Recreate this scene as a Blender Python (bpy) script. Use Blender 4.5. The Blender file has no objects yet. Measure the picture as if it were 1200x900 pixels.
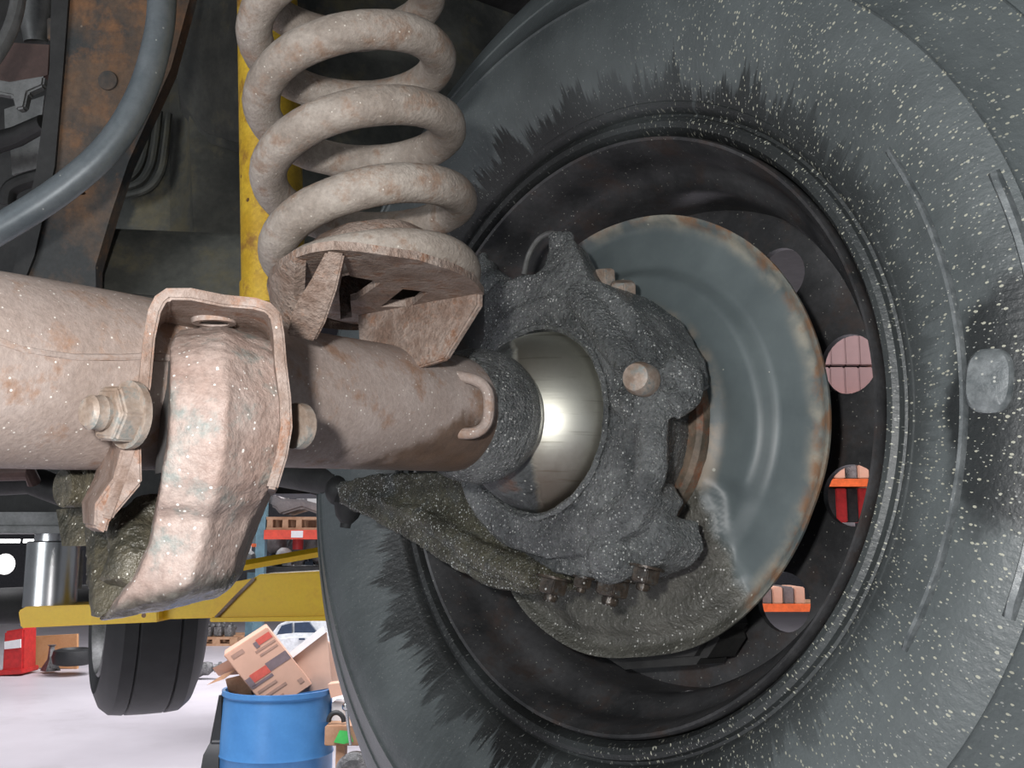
import bpy, bmesh, math, random
from mathutils import Vector as V, Matrix, noise as mnoise
from mathutils.geometry import tessellate_polygon
random.seed(7)
sc = bpy.context.scene
COL = sc.collection
R = math.radians
# ---------------------------------------------------------------- camera, world, light, exposure
F = 1177.0                      # focal length in pixels of the 1200x900 frame
CAMZ = 1.63
PITCH = R(9.0)
cam = bpy.data.cameras.new('camera'); cam.sensor_width = 36; cam.lens = 36 * F / 1200
cam.clip_start = 0.02; cam.clip_end = 200
camo = bpy.data.objects.new('camera', cam); COL.objects.link(camo)
camo.location = (0, 0, CAMZ); camo.rotation_euler = (R(90) + PITCH, 0, 0)
sc.camera = camo
w = bpy.data.worlds.new('world'); sc.world = w; w.use_nodes = True
w.node_tree.nodes['Background'].inputs[0].default_value = (0.86, 0.92, 1.0, 1)
w.node_tree.nodes['Background'].inputs[1].default_value = 0.24
def light(name, kind, loc, energy, color=(1, 1, 1), size=0.1, size_y=None, rot=(0, 0, 0)):
    l = bpy.data.lights.new(name, kind); l.energy = energy; l.color = color
    if kind == 'AREA':
        l.size = size
        if size_y: l.shape = 'RECTANGLE'; l.size_y = size_y
    else: l.shadow_soft_size = size
    o = bpy.data.objects.new(name, l); COL.objects.link(o); o.location = loc; o.rotation_euler = rot
    return o
light('camera_flash', 'POINT', (-0.062, -0.015, CAMZ + 0.05), 13.0, (1, 0.97, 0.95), 0.013)
light('shop_light_a', 'AREA', (-1.8, 3.1, 5.0), 420, (0.97, 0.96, 1), 3.4, 1.6)
light('shop_light_b', 'AREA', (-1.5, 12, 5.6), 950, (0.97, 0.96, 1), 6.0, 5.0)
light('shop_light_c', 'AREA', (3.5, 8, 5.6), 350, (0.97, 0.96, 1), 3.0, 4.0)
light('front_fill_light', 'AREA', (-3.6, -4.0, 2.4), 140, (0.93, 0.97, 1), 3.2, 3.2, (R(88), 0, R(-36)))  # unseen fill light, added at front left to brighten the yellow arm
sc.view_settings.view_transform = 'Standard'; sc.view_settings.look = 'None'
sc.view_settings.exposure = 0.0; sc.view_settings.gamma = 1.0
sc.view_settings.use_curve_mapping = False
# ---------------------------------------------------------------- frames
CT, ST = math.cos(PITCH), math.sin(PITCH)
def cw(p):                      # design frame (x right, y down, z forward) -> world
    return V((p[0], p[2] * CT + p[1] * ST, CAMZ + p[2] * ST - p[1] * CT))
def P(px, py, d):               # direction measured on the photograph at real distance d
    return V(((px - 600) / F * d, (py - 450) / F * d, d))
def wpt(px, py, Y):             # world point on the vertical plane y = Y
    k = P(px, py, 1.0); q = cw(k) - V((0, 0, CAMZ)); q = q * (Y / q.y)
    return q + V((0, 0, CAMZ))
UP = V((0, -CT, ST))
# wheel frame (u right, v up, w along wheel axis, away)
WC = V((.0635, .0313, .7379))
_y, _p = R(47.08), R(8.3)
WN = V((math.sin(_y) * math.cos(_p), math.sin(_p), math.cos(_y) * math.cos(_p)))
WV = (V((0, -1, 0)) - WN * (V((0, -1, 0)).dot(WN))).normalized()
WU = WV.cross(WN); WU = WU if WU.x > 0 else -WU
def Wp(u, v, w): return WC + WU * u + WV * v + WN * w
def onW(px, py, w):
    d = P(px, py, 1); t = (WC + WN * w).dot(WN) / d.dot(WN); return d * t
def W2(px, py, w):
    q = onW(px, py, w) - WC; return q.dot(WU), q.dot(WV)
# axle frame (s along axle to the right, f towards the viewer, z up)
AA0 = V((math.sin(R(37)) * .996, .085, math.cos(R(37)) * .996)).normalized()
B0 = P(628, 494, .695) + AA0 * .018            # centre of the swivel ball
K0 = P(638, 495, .702)            # centre of the knuckle's open mouth
AA = V((math.sin(R(37)) * .996, .085, math.cos(R(37)) * .996)).normalized()
AF = AA.cross(UP).normalized()
AF = AF if AF.z < 0 else -AF
AZ = AF.cross(AA).normalized(); AZ = AZ if AZ.y < 0 else -AZ
def Ep(s, f, z): return B0 + AA * s + AF * f + AZ * z
def onE(px, py, z):             # ray meets plane at height z above the axle
    d = P(px, py, 1); t = (B0 + AZ * z).dot(AZ) / d.dot(AZ); q = d * t - B0
    return q.dot(AA), q.dot(AF)
# ---------------------------------------------------------------- mesh helpers (design frame unless said)
def fix(verts, faces):
    bm = bmesh.new(); vs = [bm.verts.new(v) for v in verts]
    for f in faces:
        try: bm.faces.new([vs[i] for i in f])
        except ValueError: pass
    bmesh.ops.recalc_face_normals(bm, faces=bm.faces)
    bm.verts.index_update()
    o = [v.co.copy() for v in bm.verts], [[v.index for v in f.verts] for f in bm.faces]
    bm.free(); return o
def basis(ax):
    ax = ax.normalized(); t = V((0, 1, 0)) if abs(ax.y) < .9 else V((1, 0, 0))
    e1 = ax.cross(t).normalized(); return e1, ax.cross(e1).normalized()
def revolve(o, ax, prof, seg=48, cap=True):
    ax = ax.normalized(); e1, e2 = basis(ax); vs = []; fs = []
    for t, r in prof:
        for k in range(seg):
            a = 2 * math.pi * k / seg
            vs.append(o + ax * t + (e1 * math.cos(a) + e2 * math.sin(a)) * r)
    n = len(prof)
    for i in range(n - 1):
        for k in range(seg):
            k2 = (k + 1) % seg
            fs.append([i * seg + k, i * seg + k2, (i + 1) * seg + k2, (i + 1) * seg + k])
    if cap:
        if prof[0][1] > 1e-6: fs.append(list(range(seg)))
        if prof[-1][1] > 1e-6: fs.append([(n - 1) * seg + k for k in range(seg)])
    return fix(vs, fs)
def annulus(o, ax, prof, seg=64):   # closed profile loop
    ax = ax.normalized(); e1, e2 = basis(ax); vs = []; fs = []; n = len(prof)
    for t, r in prof:
        for k in range(seg):
            a = 2 * math.pi * k / seg
            vs.append(o + ax * t + (e1 * math.cos(a) + e2 * math.sin(a)) * r)
    for i in range(n):
        j = (i + 1) % n
        for k in range(seg):
            k2 = (k + 1) % seg; fs.append([i * seg + k, i * seg + k2, j * seg + k2, j * seg + k])
    return fix(vs, fs)
def spline(pts, n=8):
    pts = [V(p) for p in pts]; out = []
    for i in range(len(pts) - 1):
        p0 = pts[max(i - 1, 0)]; p1 = pts[i]; p2 = pts[i + 1]; p3 = pts[min(i + 2, len(pts) - 1)]
        for k in range(n):
            t = k / n
            out.append(.5 * ((2 * p1) + (p2 - p0) * t + (2 * p0 - 5 * p1 + 4 * p2 - p3) * t * t + (3 * p1 - p0 - 3 * p2 + p3) * t ** 3))
    out.append(pts[-1]); return out
def tube(pts, r, seg=14):
    pts = [V(p) for p in pts]; n = len(pts); rr = r if isinstance(r, (list, tuple)) else [r] * n
    vs = []; fs = []; e1 = None
    for i, p in enumerate(pts):
        t = (pts[min(i + 1, n - 1)] - pts[max(i - 1, 0)]).normalized()
        if e1 is None: e1, e2 = basis(t)
        else:
            e1 = (e1 - t * e1.dot(t)).normalized(); e2 = t.cross(e1)
        for k in range(seg):
            a = 2 * math.pi * k / seg; vs.append(p + (e1 * math.cos(a) + e2 * math.sin(a)) * rr[i])
    for i in range(n - 1):
        for k in range(seg):
            k2 = (k + 1) % seg; fs.append([i * seg + k, i * seg + k2, (i + 1) * seg + k2, (i + 1) * seg + k])
    fs.append(list(range(seg))); fs.append([(n - 1) * seg + k for k in range(seg)])
    return fix(vs, fs)
def prism(poly, ext):
    n = len(poly); poly = [V(p) for p in poly]; ext = V(ext)
    vs = poly + [p + ext for p in poly]
    fs = [list(range(n)), list(range(n, 2 * n))] + [[i, (i + 1) % n, n + (i + 1) % n, n + i] for i in range(n)]
    return fix(vs, fs)
def holed(outer, holes, ext):      # plate with holes, extruded
    loops = [outer] + holes; ext = V(ext)
    flat = [V(p) for l in loops for p in l]; n = len(flat)
    e1 = (flat[1] - flat[0]).normalized(); nn = ext.normalized(); e2 = nn.cross(e1)
    # tessellate in plane coordinates so orientation never matters
    tri = tessellate_polygon([[V(((V(p) - flat[0]).dot(e1), (V(p) - flat[0]).dot(e2), 0)) for p in l] for l in loops])
    vs = flat + [p + ext for p in flat]; fs = [list(t) for t in tri] + [[i + n for i in t] for t in tri]
    s = 0
    for l in loops:
        m = len(l)
        for i in range(m): fs.append([s + i, s + (i + 1) % m, n + s + (i + 1) % m, n + s + i])
        s += m
    return fix(vs, fs)
def loft(loops, caps=True):
    m = len(loops[0]); vs = [V(p) for l in loops for p in l]; fs = []
    for i in range(len(loops) - 1):
        for k in range(m):
            k2 = (k + 1) % m; fs.append([i * m + k, i * m + k2, (i + 1) * m + k2, (i + 1) * m + k])
    if caps: fs.append(list(range(m))); fs.append([(len(loops) - 1) * m + k for k in range(m)])
    return fix(vs, fs)
def box(c, ex, ey, ez):            # half-extents as vectors
    c = V(c); vs = [c + ex * i + ey * j + ez * k for i in (-1, 1) for j in (-1, 1) for k in (-1, 1)]
    return fix(vs, [[0, 1, 3, 2], [4, 5, 7, 6], [0, 1, 5, 4], [2, 3, 7, 6], [0, 2, 6, 4], [1, 3, 7, 5]])
def sphere(c, r, seg=20, sq=(1, 1, 1)):
    vs = []; fs = []; rings = seg // 2
    for i in range(1, rings):
        for k in range(seg):
            a = math.pi * i / rings; b = 2 * math.pi * k / seg
            vs.append(V(c) + V((r * sq[0] * math.sin(a) * math.cos(b), r * sq[1] * math.cos(a), r * sq[2] * math.sin(a) * math.sin(b))))
    t = len(vs); vs += [V(c) + V((0, r * sq[1], 0)), V(c) - V((0, r * sq[1], 0))]
    for i in range(rings - 2):
        for k in range(seg):
            k2 = (k + 1) % seg; fs.append([i * seg + k, i * seg + k2, (i + 1) * seg + k2, (i + 1) * seg + k])
    for k in range(seg):
        k2 = (k + 1) % seg; fs.append([k, k2, t]); fs.append([(rings - 2) * seg + k, (rings - 2) * seg + k2, t + 1])
    return fix(vs, fs)
def hexa(c, ax, r, h, seg=6, dome=.0):
    return revolve(V(c), ax, [(0, r), (h * .85, r), (h, r * .86)], seg)
def bolt(c, ax, r, h):             # hexagon head with washer and round stud end
    c = V(c); ax = ax.normalized()
    return join([revolve(c, ax, [(0, r * 1.25), (h * .15, r * 1.25)], 20), hexa(c + ax * h * .15, ax, r, h * .85),
                 revolve(c + ax * h, ax, [(0, r * .5), (h * .35, r * .48), (h * .42, r * .35)], 14)])
def join(parts):
    vs = []; fs = []
    for a, b in parts:
        n = len(vs); vs += a; fs += [[i + n for i in f] for f in b]
    return vs, fs
WO = {}                            # world origin of every object
def put(name, mesh, mat, parent=None, org=None):
    o = bpy.data.objects.new(name, mesh); COL.objects.link(o)
    if mat is not None and not mesh.materials: mesh.materials.append(mat)
    WO[o] = V(org)
    if parent: o.parent = parent; o.location = WO[o] - WO[parent]
    else: o.location = WO[o]
    return o
def mk(name, geo, mat, parent=None, smooth=30, world=False, bevel=0, jig=0, jscale=60, seg=2):
    verts, faces = geo
    vw = [V(v) for v in verts] if world else [cw(v) for v in verts]
    lo = V((min(v[i] for v in vw) for i in range(3))); hi = V((max(v[i] for v in vw) for i in range(3)))
    org = V(((lo.x + hi.x) / 2, (lo.y + hi.y) / 2, lo.z))
    if jig: vw = [v + V(mnoise.noise_vector(v * jscale)) * jig for v in vw]
    me = bpy.data.meshes.new(name)
    me.from_pydata([v - org for v in vw], [], faces); me.update()
    bm = bmesh.new(); bm.from_mesh(me); bmesh.ops.recalc_face_normals(bm, faces=bm.faces)
    if bevel:
        ed = [e for e in bm.edges if len(e.link_faces) == 2 and e.calc_face_angle(0) > R(35)]
        try: bmesh.ops.bevel(bm, geom=ed, offset=bevel, segments=seg, affect='EDGES', clamp_overlap=True)
        except Exception: pass
    bm.to_mesh(me); bm.free()
    if smooth: me.shade_smooth(); me.set_sharp_from_angle(angle=R(smooth))
    return put(name, me, mat, parent, org)
def cast(name, parts, mat, parent=None, voxel=.0022, it=4, disp=.0012, dscale=.02):
    """union of closed pieces, remeshed and softened into one continuous casting"""
    vs, fs = join(parts); vw = [cw(v) for v in vs]
    lo = V((min(v[i] for v in vw) for i in range(3))); hi = V((max(v[i] for v in vw) for i in range(3)))
    org = V(((lo.x + hi.x) / 2, (lo.y + hi.y) / 2, lo.z))
    me = bpy.data.meshes.new('tmp'); me.from_pydata([v - org for v in vw], [], fs)
    o = bpy.data.objects.new('tmp', me); COL.objects.link(o)
    m = o.modifiers.new('r', 'REMESH'); m.mode = 'VOXEL'; m.voxel_size = voxel; m.use_smooth_shade = True
    m = o.modifiers.new('s', 'SMOOTH'); m.factor = .5; m.iterations = it
    if disp:
        for k, (s, q) in enumerate(((dscale, disp), (dscale * .25, disp * .35))):
            t = bpy.data.textures.new('t', 'CLOUDS'); t.noise_scale = s
            m = o.modifiers.new('d%d' % k, 'DISPLACE'); m.texture = t; m.strength = q * 2; m.mid_level = .5
    dg = bpy.context.evaluated_depsgraph_get(); dg.update()
    me2 = bpy.data.meshes.new_from_object(o.evaluated_get(dg)); me2.name = name
    bpy.data.objects.remove(o)
    me2.materials.clear(); me2.shade_smooth()
    return put(name, me2, mat, parent, org)
def root(name, label, cat, base, group=None):
    o = bpy.data.objects.new(name, None); COL.objects.link(o); o.empty_display_size = .05
    WO[o] = V(base); o.location = V(base); tag(o, label, cat, group); return o
def tag(o, label, cat, group=None, kind=None):
    o['label'] = label; o['category'] = cat
    if group: o['group'] = group
    if kind: o['kind'] = kind
    return o
def struct(o): o['kind'] = 'structure'; return o
def clone(src, delta, label=None):
    c = src.copy(); COL.objects.link(c); c.location = src.location + V(delta); WO[c] = WO[src] + V(delta)
    if label: c['label'] = label
    for ch in list(src.children):
        d = ch.copy(); COL.objects.link(d); d.parent = c; WO[d] = WO[ch] + V(delta)
        for g in list(ch.children):
            e = g.copy(); COL.objects.link(e); e.parent = d
    return c
def bxw(x0, x1, y0, y1, z0, z1):   # world box
    return box(V(((x0 + x1) / 2, (y0 + y1) / 2, (z0 + z1) / 2)), V(((x1 - x0) / 2, 0, 0)), V((0, (y1 - y0) / 2, 0)), V((0, 0, (z1 - z0) / 2)))
def bpx(px0, px1, py0, py1, Y, dy):   # world box measured by its front face at distance Y
    a = wpt(px0, py1, Y); b = wpt(px1, py0, Y); return bxw(a.x, b.x, Y, Y + dy, a.z, b.z)
# ---------------------------------------------------------------- materials
class NT:
    def __init__(s, name):
        s.m = bpy.data.materials.new(name); s.m.use_nodes = True; s.t = s.m.node_tree
        s.b = s.t.nodes['Principled BSDF']
        s.co = s.n('ShaderNodeTexCoord').outputs['Object']
    def n(s, k, **kw):
        o = s.t.nodes.new(k)
        for a, b in kw.items(): setattr(o, a, b)
        return o
    def l(s, a, b): s.t.links.new(a, b)
    def noise(s, scale, detail=4, rough=.6, vec=None, dist=0):
        o = s.n('ShaderNodeTexNoise'); o.inputs['Scale'].default_value = scale; o.inputs['Detail'].default_value = detail
        o.inputs['Roughness'].default_value = rough; o.inputs['Distortion'].default_value = dist
        s.l(vec or s.co, o.inputs['Vector']); return o.outputs['Fac']
    def ramp(s, fac, stops, interp='LINEAR'):
        o = s.n('ShaderNodeValToRGB'); e = o.color_ramp.elements; o.color_ramp.interpolation = interp
        while len(e) < len(stops): e.new(.5)
        for k, (p, c) in enumerate(stops):
            e[k].position = p; e[k].color = (c, c, c, 1) if isinstance(c, (int, float)) else (*c, 1)
        s.l(fac, o.inputs[0]); return o.outputs[0]
    def mix(s, fac, a, b, mode='MIX'):
        o = s.n('ShaderNodeMix', data_type='RGBA', blend_type=mode)
        for i, v in ((0, fac), (6, a), (7, b)):
            if isinstance(v, (int, float)): o.inputs[i].default_value = v
            elif isinstance(v, tuple): o.inputs[i].default_value = (*v, 1)
            else: s.l(v, o.inputs[i])
        return o.outputs[2]
    def math(s, op, a, b=0.0, clamp=False):
        o = s.n('ShaderNodeMath', operation=op, use_clamp=clamp)
        for i, v in ((0, a), (1, b)):
            if isinstance(v, (int, float)): o.inputs[i].default_value = v
            else: s.l(v, o.inputs[i])
        return o.outputs[0]
    def rng(s, v, a, b, c=0., d=1.):
        o = s.n('ShaderNodeMapRange', clamp=True, interpolation_type='SMOOTHSTEP'); s.l(v, o.inputs[0])
        for i, q in enumerate((a, b, c, d)): o.inputs[i + 1].default_value = q
        return o.outputs[0]
    def specks(s, scale, keep, size, vec=None):   # scattered dots: 1 inside a dot
        o = s.n('ShaderNodeTexVoronoi'); o.inputs['Scale'].default_value = scale; o.inputs['Randomness'].default_value = 1
        s.l(vec or s.co, o.inputs['Vector'])
        sp = s.n('ShaderNodeSeparateColor'); s.l(o.outputs['Color'], sp.inputs[0])
        a = s.math('GREATER_THAN', sp.outputs[0], 1 - keep)
        sz = s.math('MULTIPLY', sp.outputs[1], size)
        return s.math('MULTIPLY', a, s.math('LESS_THAN', o.outputs['Distance'], sz))
    def sep(s):
        o = s.n('ShaderNodeSeparateXYZ'); s.l(s.co, o.inputs[0]); return o.outputs
    def comb(s, x, y, z=0.):
        o = s.n('ShaderNodeCombineXYZ')
        for i, v in enumerate((x, y, z)):
            if isinstance(v, (int, float)): o.inputs[i].default_value = v
            else: s.l(v, o.inputs[i])
        return o.outputs[0]
    def bump(s, h, strength, dist=.002):
        o = s.n('ShaderNodeBump'); o.inputs['Strength'].default_value = strength; o.inputs['Distance'].default_value = dist
        s.l(h, o.inputs['Height']); s.l(o.outputs[0], s.b.inputs['Normal'])
    def out(s, col=None, rough=None, metal=None, spec=None):
        for k, v in (('Base Color', col), ('Roughness', rough), ('Metallic', metal), ('Specular IOR Level', spec)):
            if v is None: continue
            if isinstance(v, tuple): s.b.inputs[k].default_value = (*v, 1)
            elif isinstance(v, (int, float)): s.b.inputs[k].default_value = v
            else: s.l(v, s.b.inputs[k])
        return s.m
def blotch(name, c1, c2, c3=None, scale=30, rough=.6, metal=0, fine=300, bump=.3, bd=.001, speck=None, spec=.4, p=(.38, .62), fm=.35):
    """two or three colours in blotches with fine grain, relief and optional specks"""
    t = NT(name); n = t.noise(scale, 6, .65)
    col = t.ramp(n, [(p[0], c1), (p[1], c2)])
    if c3: col = t.mix(t.ramp(t.noise(scale * 1.9, 5, .7), [(.52, 0), (.66, 1)]), col, c3)
    g = t.noise(fine, 3, .7)
    col = t.mix(fm, col, t.ramp(g, [(.3, .25), (.7, 1.0)]), 'MULTIPLY') if fm else col
    if speck: col = t.mix(t.specks(speck[0], speck[1], speck[2]), col, speck[3])
    t.bump(g, bump, bd)
    return t.out(col, rough, metal, spec)
def plain(name, c, rough=.5, metal=0, var=.15, scale=20, emit=0, spec=.5):
    t = NT(name); n = t.noise(scale, 4)
    col = t.mix(t.ramp(n, [(.35, 0), (.65, 1)]), tuple(x * (1 - var) for x in c), tuple(min(1, x * (1 + var)) for x in c))
    if emit: t.b.inputs['Emission Color'].default_value = (*c, 1); t.b.inputs['Emission Strength'].default_value = emit
    return t.out(col, rough, metal, spec)
M = {}
M['axle'] = blotch('dusty_rusty_axle_paint', (.31, .245, .21), (.47, .40, .365), (.33, .215, .155), 24, .62, 0, 420, .35, .0012, (650, .10, .34, (.70, .67, .62)), p=(.3, .7), fm=.3)
def tube_mat():
    m = M['axle'].copy(); m.name = 'dusty_axle_tube_with_oil_stain'; t = NT.__new__(NT); t.m = m; t.t = m.node_tree; t.b = t.t.nodes['Principled BSDF']
    t.co = t.n('ShaderNodeTexCoord').outputs['Object']; x, y, z = t.sep()
    lk = t.b.inputs['Base Color'].links[0].from_socket
    g = t.math('ADD', t.math('MULTIPLY', x, .42), t.math('MULTIPLY', z, -1.))
    g = t.math('ADD', g, t.math('MULTIPLY', t.math('SUBTRACT', t.noise(24, 5), .5), .05))
    gm = t.math('MULTIPLY', t.rng(g, .026, .034), t.rng(x, .085, .115))
    oil = t.ramp(t.noise(50, 5), [(.35, (.075, .048, .034)), (.65, (.15, .095, .062))])
    t.l(t.mix(t.math('MULTIPLY', gm, .88), lk, oil), t.b.inputs['Base Color'])
    t.l(t.math('SUBTRACT', .62, t.math('MULTIPLY', gm, .25)), t.b.inputs['Roughness']); return m
M['tube'] = tube_mat()
M['arm'] = blotch('scaly_rust_pink', (.34, .235, .195), (.50, .42, .38), (.27, .295, .275), 26, .5, 0, 340, .45, .0018, (600, .14, .36, (.78, .76, .72)), p=(.3, .7), fm=.4)
def arm_mat():
    m = M['arm'].copy(); m.name = 'scaly_rust_with_oily_underside'; t = NT.__new__(NT); t.m = m; t.t = m.node_tree; t.b = t.t.nodes['Principled BSDF']
    t.co = t.n('ShaderNodeTexCoord').outputs['Object']; x, y, z = t.sep()
    lk = t.b.inputs['Base Color'].links[0].from_socket
    g = t.math('ADD', t.math('SUBTRACT', z, t.math('MULTIPLY', x, .30)), t.math('MULTIPLY', t.math('SUBTRACT', t.noise(60, 5), .5), .012))
    gm = t.rng(g, .0185, .0110)
    t.l(t.mix(t.math('MULTIPLY', gm, .9), lk, t.ramp(t.noise(200, 4), [(.4, (.03, .03, .026)), (.7, (.12, .115, .10))])), t.b.inputs['Base Color'])
    t.l(t.math('SUBTRACT', .5, t.math('MULTIPLY', gm, .28)), t.b.inputs['Roughness']); return m
M['armoil'] = arm_mat()
M['bracket'] = blotch('dusty_rust_bracket', (.22, .15, .115), (.40, .325, .285), (.30, .16, .10), 40, .65, 0, 380, .5, .0015, (650, .06, .34, (.66, .62, .56)))
M['spring'] = blotch('dusty_spring_paint', (.26, .22, .185), (.40, .355, .31), (.28, .20, .15), 34, .68, 0, 380, .6, .0012, (600, .05, .34, (.52, .48, .42)))
M['perch'] = blotch('rusty_perch', (.22, .15, .115), (.40, .33, .285), (.27, .15, .095), 42, .66, 0, 360, .8, .002, fm=.5)
M['arm_dark'] = blotch('greasy_olive_steel', (.05, .048, .035), (.14, .125, .09), (.10, .09, .06), 40, .36, .1, 300, .8, .0022, (560, .16, .36, (.55, .54, .47)), spec=.6)
def grease(name, c1, c2, rough, speck=.12, bd=.003, bscale=230, c3=None):
    t = NT(name); n = t.noise(24, 5, .6)
    col = t.ramp(n, [(.35, c1), (.65, c2)])
    if c3: col = t.mix(t.ramp(t.noise(45, 4), [(.55, 0), (.68, 1)]), col, c3)
    h = t.math('ADD', t.noise(bscale, 5, .7), t.math('MULTIPLY', t.noise(bscale * 2.6, 2, .6), .6))
    col = t.mix(.5, col, t.ramp(t.noise(330, 3, .7), [(.35, .2), (.65, 1.)]), 'MULTIPLY')
    cl = t.ramp(t.noise(34, 4), [(.40, .0), (.58, 1.)])
    col = t.mix(t.math('MULTIPLY', t.specks(560, min(.6, speck * 4.5), .46), cl), col, (.60, .62, .60))  # clustered pale dots: wet glints painted into the grease colour
    col = t.mix(t.specks(950, speck * 1.8, .42), col, (.48, .49, .46))  # finer painted glints all over
    t.bump(h, 1., bd * 1.5)
    return t.out(col, rough * .75, 0, 1.)
M['grease'] = grease('black_grease_on_casting', (.075, .083, .085), (.215, .23, .23), .24, .08)
M['grease_olive'] = grease('gritty_olive_grease_with_glints', (.045, .044, .028), (.13, .125, .085), .22, .14, c3=(.08, .088, .082))
M['shieldmat'] = None
def shield_mat():
    t = NT('blue_grey_dust_shield'); x, y, z = t.sep()
    r = t.math('SQRT', t.math('ADD', t.math('MULTIPLY', x, x), t.math('MULTIPLY', y, y)))
    n = t.noise(16, 5, .6)
    col = t.ramp(n, [(.3, (.072, .090, .094)), (.7, (.12, .145, .148))])
    rim = t.math('MULTIPLY', t.rng(r, .150, .163), t.ramp(t.noise(38, 4), [(.40, .05), (.66, .8)]))
    col = t.mix(rim, col, (.36, .33, .26))
    col = t.mix(t.math('MULTIPLY', t.rng(r, .156, .164), t.ramp(t.noise(60, 4), [(.45, 0), (.6, .9)])), col, (.22, .12, .065))
    hub = t.math('MULTIPLY', t.math('SUBTRACT', 1., t.rng(r, .09, .102)), t.ramp(t.noise(50, 4), [(.4, 0), (.6, 1)]))
    col = t.mix(hub, col, (.24, .20, .15))
    # oily film that has run down over the lower left of the plate
    g = t.math('ADD', t.math('MULTIPLY', t.math('SUBTRACT', x, .082), .87), t.math('MULTIPLY', t.math('ADD', y, .04), .5))
    g = t.math('ADD', g, t.math('MULTIPLY', t.math('SUBTRACT', t.noise(20, 3), .5), .03))
    gm = t.math('MULTIPLY', t.math('SUBTRACT', 1., t.rng(g, -.005, .004)), t.rng(y, -.025, -.045))
    col = t.mix(gm, col, t.ramp(t.noise(30, 5), [(.3, (.05, .05, .042)), (.7, (.13, .128, .11))]))
    sp = t.math('MULTIPLY', t.specks(500, .22, .42), gm)
    col = t.mix(sp, col, (.45, .45, .42))
    col = t.mix(t.specks(130, .05, .2), col, (.36, .36, .31))
    t.bump(t.math('MULTIPLY', t.noise(260, 4, .6), gm), .9, .003)
    ro = t.math('SUBTRACT', .46, t.math('MULTIPLY', gm, .14))
    return t.out(col, ro, 0, .5)
M['shieldmat'] = shield_mat()
def tire_mat(name='greasy_tyre_rubber'):
    t = NT(name); x, y, z = t.sep()
    r = t.math('SQRT', t.math('ADD', t.math('MULTIPLY', x, x), t.math('MULTIPLY', y, y)))
    th = t.math('ARCTAN2', y, x)
    streak = t.noise(1., 4, .6, t.comb(t.math('MULTIPLY', th, 26.), t.math('MULTIPLY', r, 9.)))
    fine = t.noise(1., 3, .6, t.comb(t.math('MULTIPLY', th, 75.), t.math('MULTIPLY', r, 14.)))
    big = t.noise(7, 4, .6)
    dust = t.ramp(big, [(.28, (.05, .058, .060)), (.72, (.135, .155, .157))])
    # oil thrown out from the bead: dark tongues that get rarer outwards
    lim = t.rng(r, .222, .305, .30, .80)
    mid = t.math('MULTIPLY', t.math('SUBTRACT', t.noise(1., 2, .5, t.comb(t.math('MULTIPLY', th, 6.), 1.)), .5), .55)
    lim = t.math('SUBTRACT', lim, mid)
    tong = t.rng(t.math('SUBTRACT', t.math('ADD', t.math('MULTIPLY', streak, .6), t.math('MULTIPLY', fine, .4)), lim), -.02, .05)
    left = t.math('MULTIPLY', t.rng(t.noise(1., 2, .5, t.comb(t.math('MULTIPLY', th, 1.6), 3.)), .36, .55, .35, 1.), t.math('ADD', .25, t.math('MULTIPLY', t.rng(x, .24, .02), .75)))
    oil = t.math('MULTIPLY', tong, left)
    col = t.mix(oil, dust, (.010, .011, .011))
    band = t.math('MULTIPLY', t.math('SUBTRACT', 1., t.rng(r, .236, .262)), .55)
    col = t.mix(band, col, (.014, .015, .015))
    # radial wipe marks
    col = t.mix(t.math('MULTIPLY', t.ramp(fine, [(.50, 0), (.60, 1)]), t.math('MULTIPLY', t.rng(r, .25, .30), t.rng(y, .10, -.12, .12, .55))), col, (.10, .115, .117))
    # wet oily patch on the right of the sidewall
    ex = t.math('DIVIDE', t.math('SUBTRACT', x, .305), .042); ey = t.math('DIVIDE', t.math('SUBTRACT', y, .020), .075)
    pd = t.math('SQRT', t.math('ADD', t.math('MULTIPLY', ex, ex), t.math('MULTIPLY', ey, ey)))
    pd = t.math('ADD', pd, t.math('MULTIPLY', t.math('SUBTRACT', t.noise(22, 4), .5), .9))
    col = t.mix(t.rng(pd, 1.1, .8, 0., .88), col, (.012, .014, .015))
    dens = t.math('MULTIPLY', t.rng(x, -.12, .22, .15, 1.), t.rng(r, .46, .25, .3, 1.))
    s1 = t.math('MULTIPLY', t.specks(1., .45, .40, t.comb(t.math('MULTIPLY', th, 165.), t.math('MULTIPLY', r, 330.))), t.ramp(t.math('MULTIPLY', t.noise(26, 4), dens), [(.22, 0), (.34, 1)]))
    s2 = t.math('MULTIPLY', t.specks(1., .20, .42, t.comb(t.math('MULTIPLY', th, 260.), t.math('MULTIPLY', r, 560.))), t.ramp(t.math('ADD', t.math('MULTIPLY', dens, .5), .3), [(.3, .2), (.6, .8)]))
    col = t.mix(s1, col, (.36, .36, .29))  # pale dots: mud spatter, and bright glints painted in
    col = t.mix(s2, col, (.30, .31, .29))
    t.bump(t.math('ADD', t.math('MULTIPLY', fine, .5), t.noise(240, 3)), .35, .0016)
    ro = t.math('ADD', .36, t.math('MULTIPLY', big, .2))
    return t.out(col, ro, 0, .5)
M['tire'] = tire_mat()
M['rim'] = blotch('dark_oily_steel_rim', (.036, .037, .039), (.085, .085, .088), (.070, .055, .050), 14, .40, .15, 240, .2, .001, (620, .10, .36, (.28, .28, .25)), spec=.5)
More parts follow.
